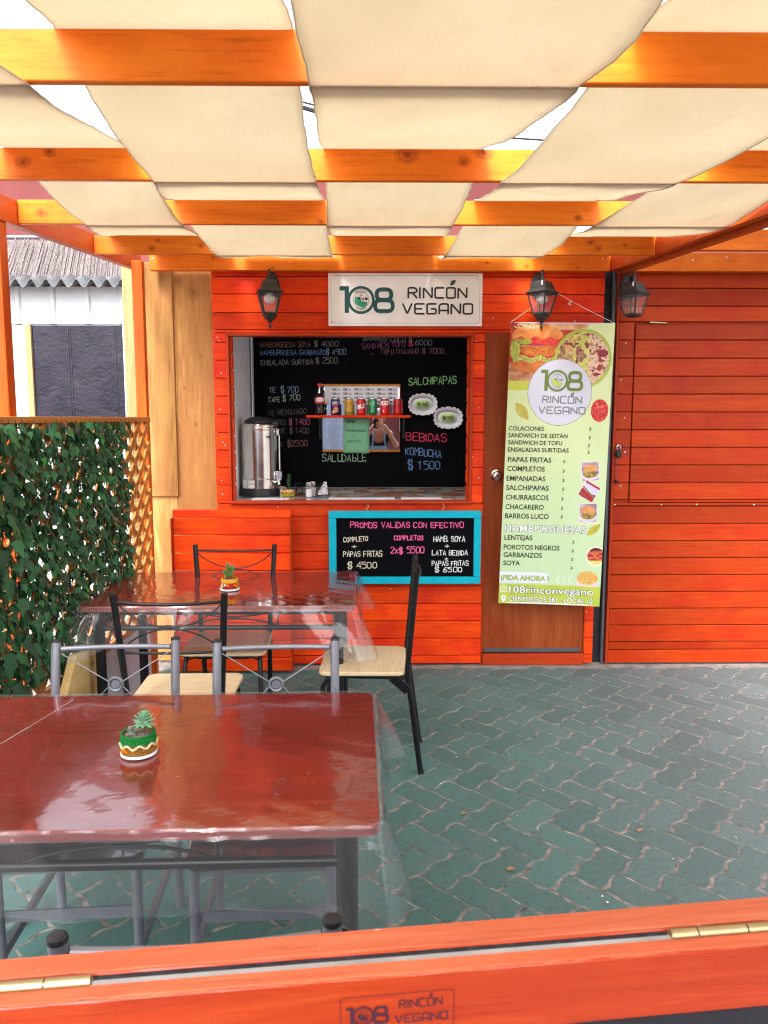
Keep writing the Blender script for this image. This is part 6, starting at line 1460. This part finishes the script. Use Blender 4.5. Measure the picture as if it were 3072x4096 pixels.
curved(mb, -.55, -.16, .086, .106, .1203); curved(mb, -.55, -.16, .057, .080, .1203); curved(mb, -1.1, -.65, .057, .108, .1203); mb.build('paper_label', 'white', ur, world=False)
mb = MB(); write(mb, '108', .062, .382, .012, cyl_map(.1168), .003, width=.026); mb.build('small_logo', 'ink', ur, world=False, smooth=False)
kp = thing('striped_pot', 'round striped crocheted pot with a green sprig, on the counter by the urn', 'potted plant', (-.572, 4.985, CZ))
mb = MB(); mb.lathe([(.028, 0), (.036, .004), (.042, .018), (.042, .030), (.036, .046), (.030, .048), (.028, .044)], 32); pot = mb.build('pot', 'yarn_cream', kp, world=False)
for k, mt in enumerate(('brown', 'yellow', 'lime', 'lime', 'orange', 'red', 'cream', 'cream', 'yellow')):
    mb = MB(); rr_ = [.036, .0395, .0415, .0425, .0427, .0422, .0405, .038, .0345][k]; torus_ring(mb, rr_, .006 + .0048 * k, .0032, .0007, 36, 60); mb.build('yarn_stripe', 'yarn_' + mt, pot, world=False)
mb = MB(); mb.lathe([(.031, .042), (.015, .047), (0, .048)], 20); mb.lathe([(0, .045), (.010, .050), (.006, .058), (0, .060)], 7, (-.012, -.008, 0)); mb.build('soil', 'soil', kp, world=False)
mb = MB(); mb.tube([(.004, 0, .045), (.006, 0, .09), (.010, 0, .14)], [.003, .0022, .001], 6); mb.build('stem', 'stem', kp, world=False)
mb = MB()
for k in range(10):
    for j in range(5): succ_leaf(mb, (.005 + .0004 * k, 0, .066 + k * .0082), j * 1.257 + k * .9, R(ru(5, 50)), ru(.018, .030) * (1 - .03 * k), .006, .001, .5, rnd=rn())
mb.build('foliage', 'herb', kp, world=False)
def shaker(label, x, y, fill):
    t_ = thing('salt_shaker', label, 'shaker', (x, y, CZ), 0, 'glass shakers on the counter')
    mb = MB(); mb.lathe([(0, 0), (.021, 0), (.0225, .003), (.0225, .058), (.019, .068), (.018, .072)], 8); mb.build('glass_jar', 'lampglass', t_, world=False)
    mb = MB(); mb.lathe([(0, .002), (.0205, .002), (.0212, .006), (.0212, fill), (.010, fill + .006), (0, fill + .002)], 12); mb.build('contents', 'white', t_, world=False)
    mb = MB(); mb.lathe([(.019, .072), (.0205, .074), (.0205, .090), (.017, .096), (0, .098)], 20); mb.build('cap', 'steel', t_, world=False)
shaker('glass salt shaker in front, nearly full, on the counter', -.436, 4.985, .046); shaker('glass shaker half hidden behind the front one', -.415, 5.045, .050)
def napkin(label, x, y, rz, paper):
    t_ = thing('napkin_holder', label, 'napkin holder', (x, y, CZ), rz, 'black wire napkin holders')
    mb = MB()
    for yy in (-.022, .022):
        mb.tube([(.045 * math.cos(a), yy, .012 + .075 * math.sin(a)) for a in [PI * k / 14 for k in range(15)]], .002, 6)
        mb.tube([(.020 * math.cos(a), yy, .040 + .028 * math.sin(a)) for a in [2 * PI * k / 14 for k in range(15)]], .0015, 6); mb.tube([(-.045, yy, .012), (.045, yy, .012)], .002, 6)
    for xx in (-.045, -.015, .015, .045): mb.tube([(xx, -.022, .012), (xx, .022, .012)], .002, 6); 
    for xx in (-.04, .04):
        for yy in (-.02, .02): mb.lathe([(0, 0), (.004, .002), (.004, .006), (0, .012)], 8, (xx, yy, 0))
    mb.build('wire_frame', 'black_metal', t_, world=False)
    if paper: mb = MB(); mb.add([(-.035, -.012, .014), (.030, -.012, .014), (.022, -.010, .095), (.010, -.010, .098), (-.035, .012, .014), (.030, .012, .014), (.022, .008, .095), (.010, .008, .098)], [(0, 1, 2, 3), (7, 6, 5, 4), (0, 4, 5, 1), (1, 5, 6, 2), (2, 6, 7, 3), (3, 7, 4, 0)]); mb.build('napkins', 'paper', t_, world=False)
napkin('black wire napkin holder holding folded white napkins, right of the shakers', -.345, 5.0, R(20), True); napkin('empty black wire napkin holder behind the striped pot', -.505, 5.06, R(10), False)
ct = MB(); ct.lathe([(0, 0), (.024, 0), (.026, .060), (.028, .062), (.024, .062), (.022, .004)], 20); tag(ct.build('steel_cup', 'steel', origin=None), 'small steel cup beside the urn base, behind the striped pot', 'cup').location = (-.618, 5.05, CZ)
tf = MB()
for x0, x1, y0, y1, z, in ((-.93 + .15, -.55, 4.81, 4.90, .0), (-.30, .12, 4.83, 4.93, .0), (.16, .42, 4.84, 4.95, 0)):
    tf.box(x0, x1, y0, y1, CZ + z, CZ + z + .003)
tag(tf.build('counter_tile_scraps', 'paper', kiosk), None)

# ================================================================ THE PERSON WITH THE PHONE (seen in the little mirror)
ph = MB(); ph.box(-.036, .036, -.022, -.012, 1.425, 1.572, c=.004)
tag(ph.build('mobile_phone', 'rubber', origin=(0, -.018, 1.567)), 'dark mobile phone held up to the face, visible only in the mirror', 'phone')
ps = thing('person', 'person in black shirt, pale apron and hair net raising a phone, seen in the mirror', 'person', (.045, -.33, -.055))
skin = flat('skin', (.50, .25, .16), .5); shirt = flat('black_shirt', (.015, .016, .02), .8); jean = flat('blue_apron', (.16, .27, .42), .8); net = flat('hair_net', (.45, .55, .62), .7); hair = flat('dark_hair', (.03, .02, .015), .7)
def skin_layer(name, verts, edges, radii, mat, parent):
    me = bpy.data.meshes.new(name); me.from_pydata(verts, edges, []); o = bpy.data.objects.new(name, me); COL.objects.link(o)
    o.modifiers.new('skin', 'SKIN').use_smooth_shade = True
    if not me.skin_vertices: 
        bpy.context.view_layer.objects.active = o
    lay = me.skin_vertices[0] if me.skin_vertices else None
    if lay is None:
        import bmesh
        bm = bmesh.new(); bm.from_mesh(me); bm.verts.layers.skin.verify(); bm.to_mesh(me); bm.free(); lay = me.skin_vertices[0]
    for i, r_ in enumerate(radii): lay.data[i].radius = r_ if isinstance(r_, tuple) else (r_, r_)
    lay.data[0].use_root = True
    s2 = o.modifiers.new('sub', 'SUBSURF'); s2.levels = 2; s2.render_levels = 2; me.materials.append(mat); o.parent = parent; return o
V_ = [(0, 0, .95), (0, -.01, 1.12), (0, -.01, 1.30), (0, 0, 1.43), (0, .01, 1.50), (0, .02, 1.60), (0, .02, 1.68),
      (-.10, 0, .86), (-.11, .01, .48), (-.11, -.01, .09), (-.11, .10, .05), (.10, 0, .86), (.11, .01, .48), (.11, -.01, .09), (.11, .10, .05),
      (-.17, 0, 1.40), (-.27, .06, 1.20), (-.12, .24, 1.46), (-.06, .28, 1.53), (.17, 0, 1.40), (.27, .06, 1.20), (.12, .24, 1.46), (.06, .28, 1.53)]
E_ = [(0, 1), (1, 2), (2, 3), (3, 4), (4, 5), (5, 6), (0, 7), (7, 8), (8, 9), (9, 10), (0, 11), (11, 12), (12, 13), (13, 14), (3, 15), (15, 16), (16, 17), (17, 18), (3, 19), (19, 20), (20, 21), (21, 22)]
Rd = [(.15, .11), (.14, .10), (.16, .11), (.10, .08), .055, (.075, .09), (.065, .08), .09, .062, .045, .04, .09, .062, .045, .04, .06, .047, .033, .038, .06, .047, .033, .038]
body = skin_layer('body', V_, E_, Rd, skin, ps)
torso = skin_layer('shirt', [(0, 0, .92), (0, -.01, 1.12), (0, -.01, 1.30), (0, 0, 1.41), (-.17, 0, 1.40), (-.255, .05, 1.24), (.17, 0, 1.40), (.255, .05, 1.24)], [(0, 1), (1, 2), (2, 3), (3, 4), (4, 5), (3, 6), (6, 7)], [(.165, .125), (.155, .115), (.172, .125), (.11, .09), .075, .06, .075, .06], shirt, ps)
legs = skin_layer('trousers', [(0, 0, .94), (-.10, 0, .84), (-.11, .01, .48), (-.11, -.01, .10), (.10, 0, .84), (.11, .01, .48), (.11, -.01, .10)], [(0, 1), (1, 2), (2, 3), (0, 4), (4, 5), (5, 6)], [(.17, .13), .105, .075, .062, .105, .075, .062], shirt, ps)
mb = MB(); mb.grid([[(.15 * math.sin(a), .02 + .150 * math.cos(a), z) for a in [-1.0 + k * .25 for k in range(9)]] for z in (.55, .80, 1.0, 1.22)], flip=True)
for s_ in (-1, 1): mb.bar((s_ * .10, .13, 1.20), (s_ * .07, .08, 1.46), .03, .006)
mb.build('apron', jean, ps, world=False, thick=.004)
mb = MB(); mb.lathe([(.082, 1.655), (.090, 1.69), (.082, 1.74), (.05, 1.77), (0, 1.78)], 20, (0, .005, 0), sq=1.15); mb.build('hair_net', net, ps, world=False)
mb = MB()
for s_ in (-1, 1):
    mb.lathe([(0, -.007), (.010, -.003), (.010, .003), (0, .007)], 8, (s_ * .030, .108, 1.625)); mb.lathe([(0, -.03), (.012, -.01), (.012, .015), (0, .03)], 8, (s_ * .080, .02, 1.61))
mb.lathe([(0, -.02), (.014, -.012), (.008, .03), (0, .035)], 8, (0, .112, 1.59)); mb.build('face_features', skin, ps, world=False)
mb = MB()
for s_ in (-1, 1):
    for k in range(4):
        z = 1.505 + k * .019; L = (.05, .056, .054, .044)[k]; mb.tube([(s_ * .058, .285, z), (s_ * (.050 - .006), .300, z + .002), (s_ * .030, .322, z + .003), (s_ * (.058 - L), .324, z + .003)], [.009, .009, .008, .0065], 8)
    mb.tube([(s_ * .062, .275, 1.515), (s_ * .045, .290, 1.50), (s_ * .026, .300, 1.507)], [.011, .010, .008], 8)
mb.build('fingers', skin, ps, world=False)
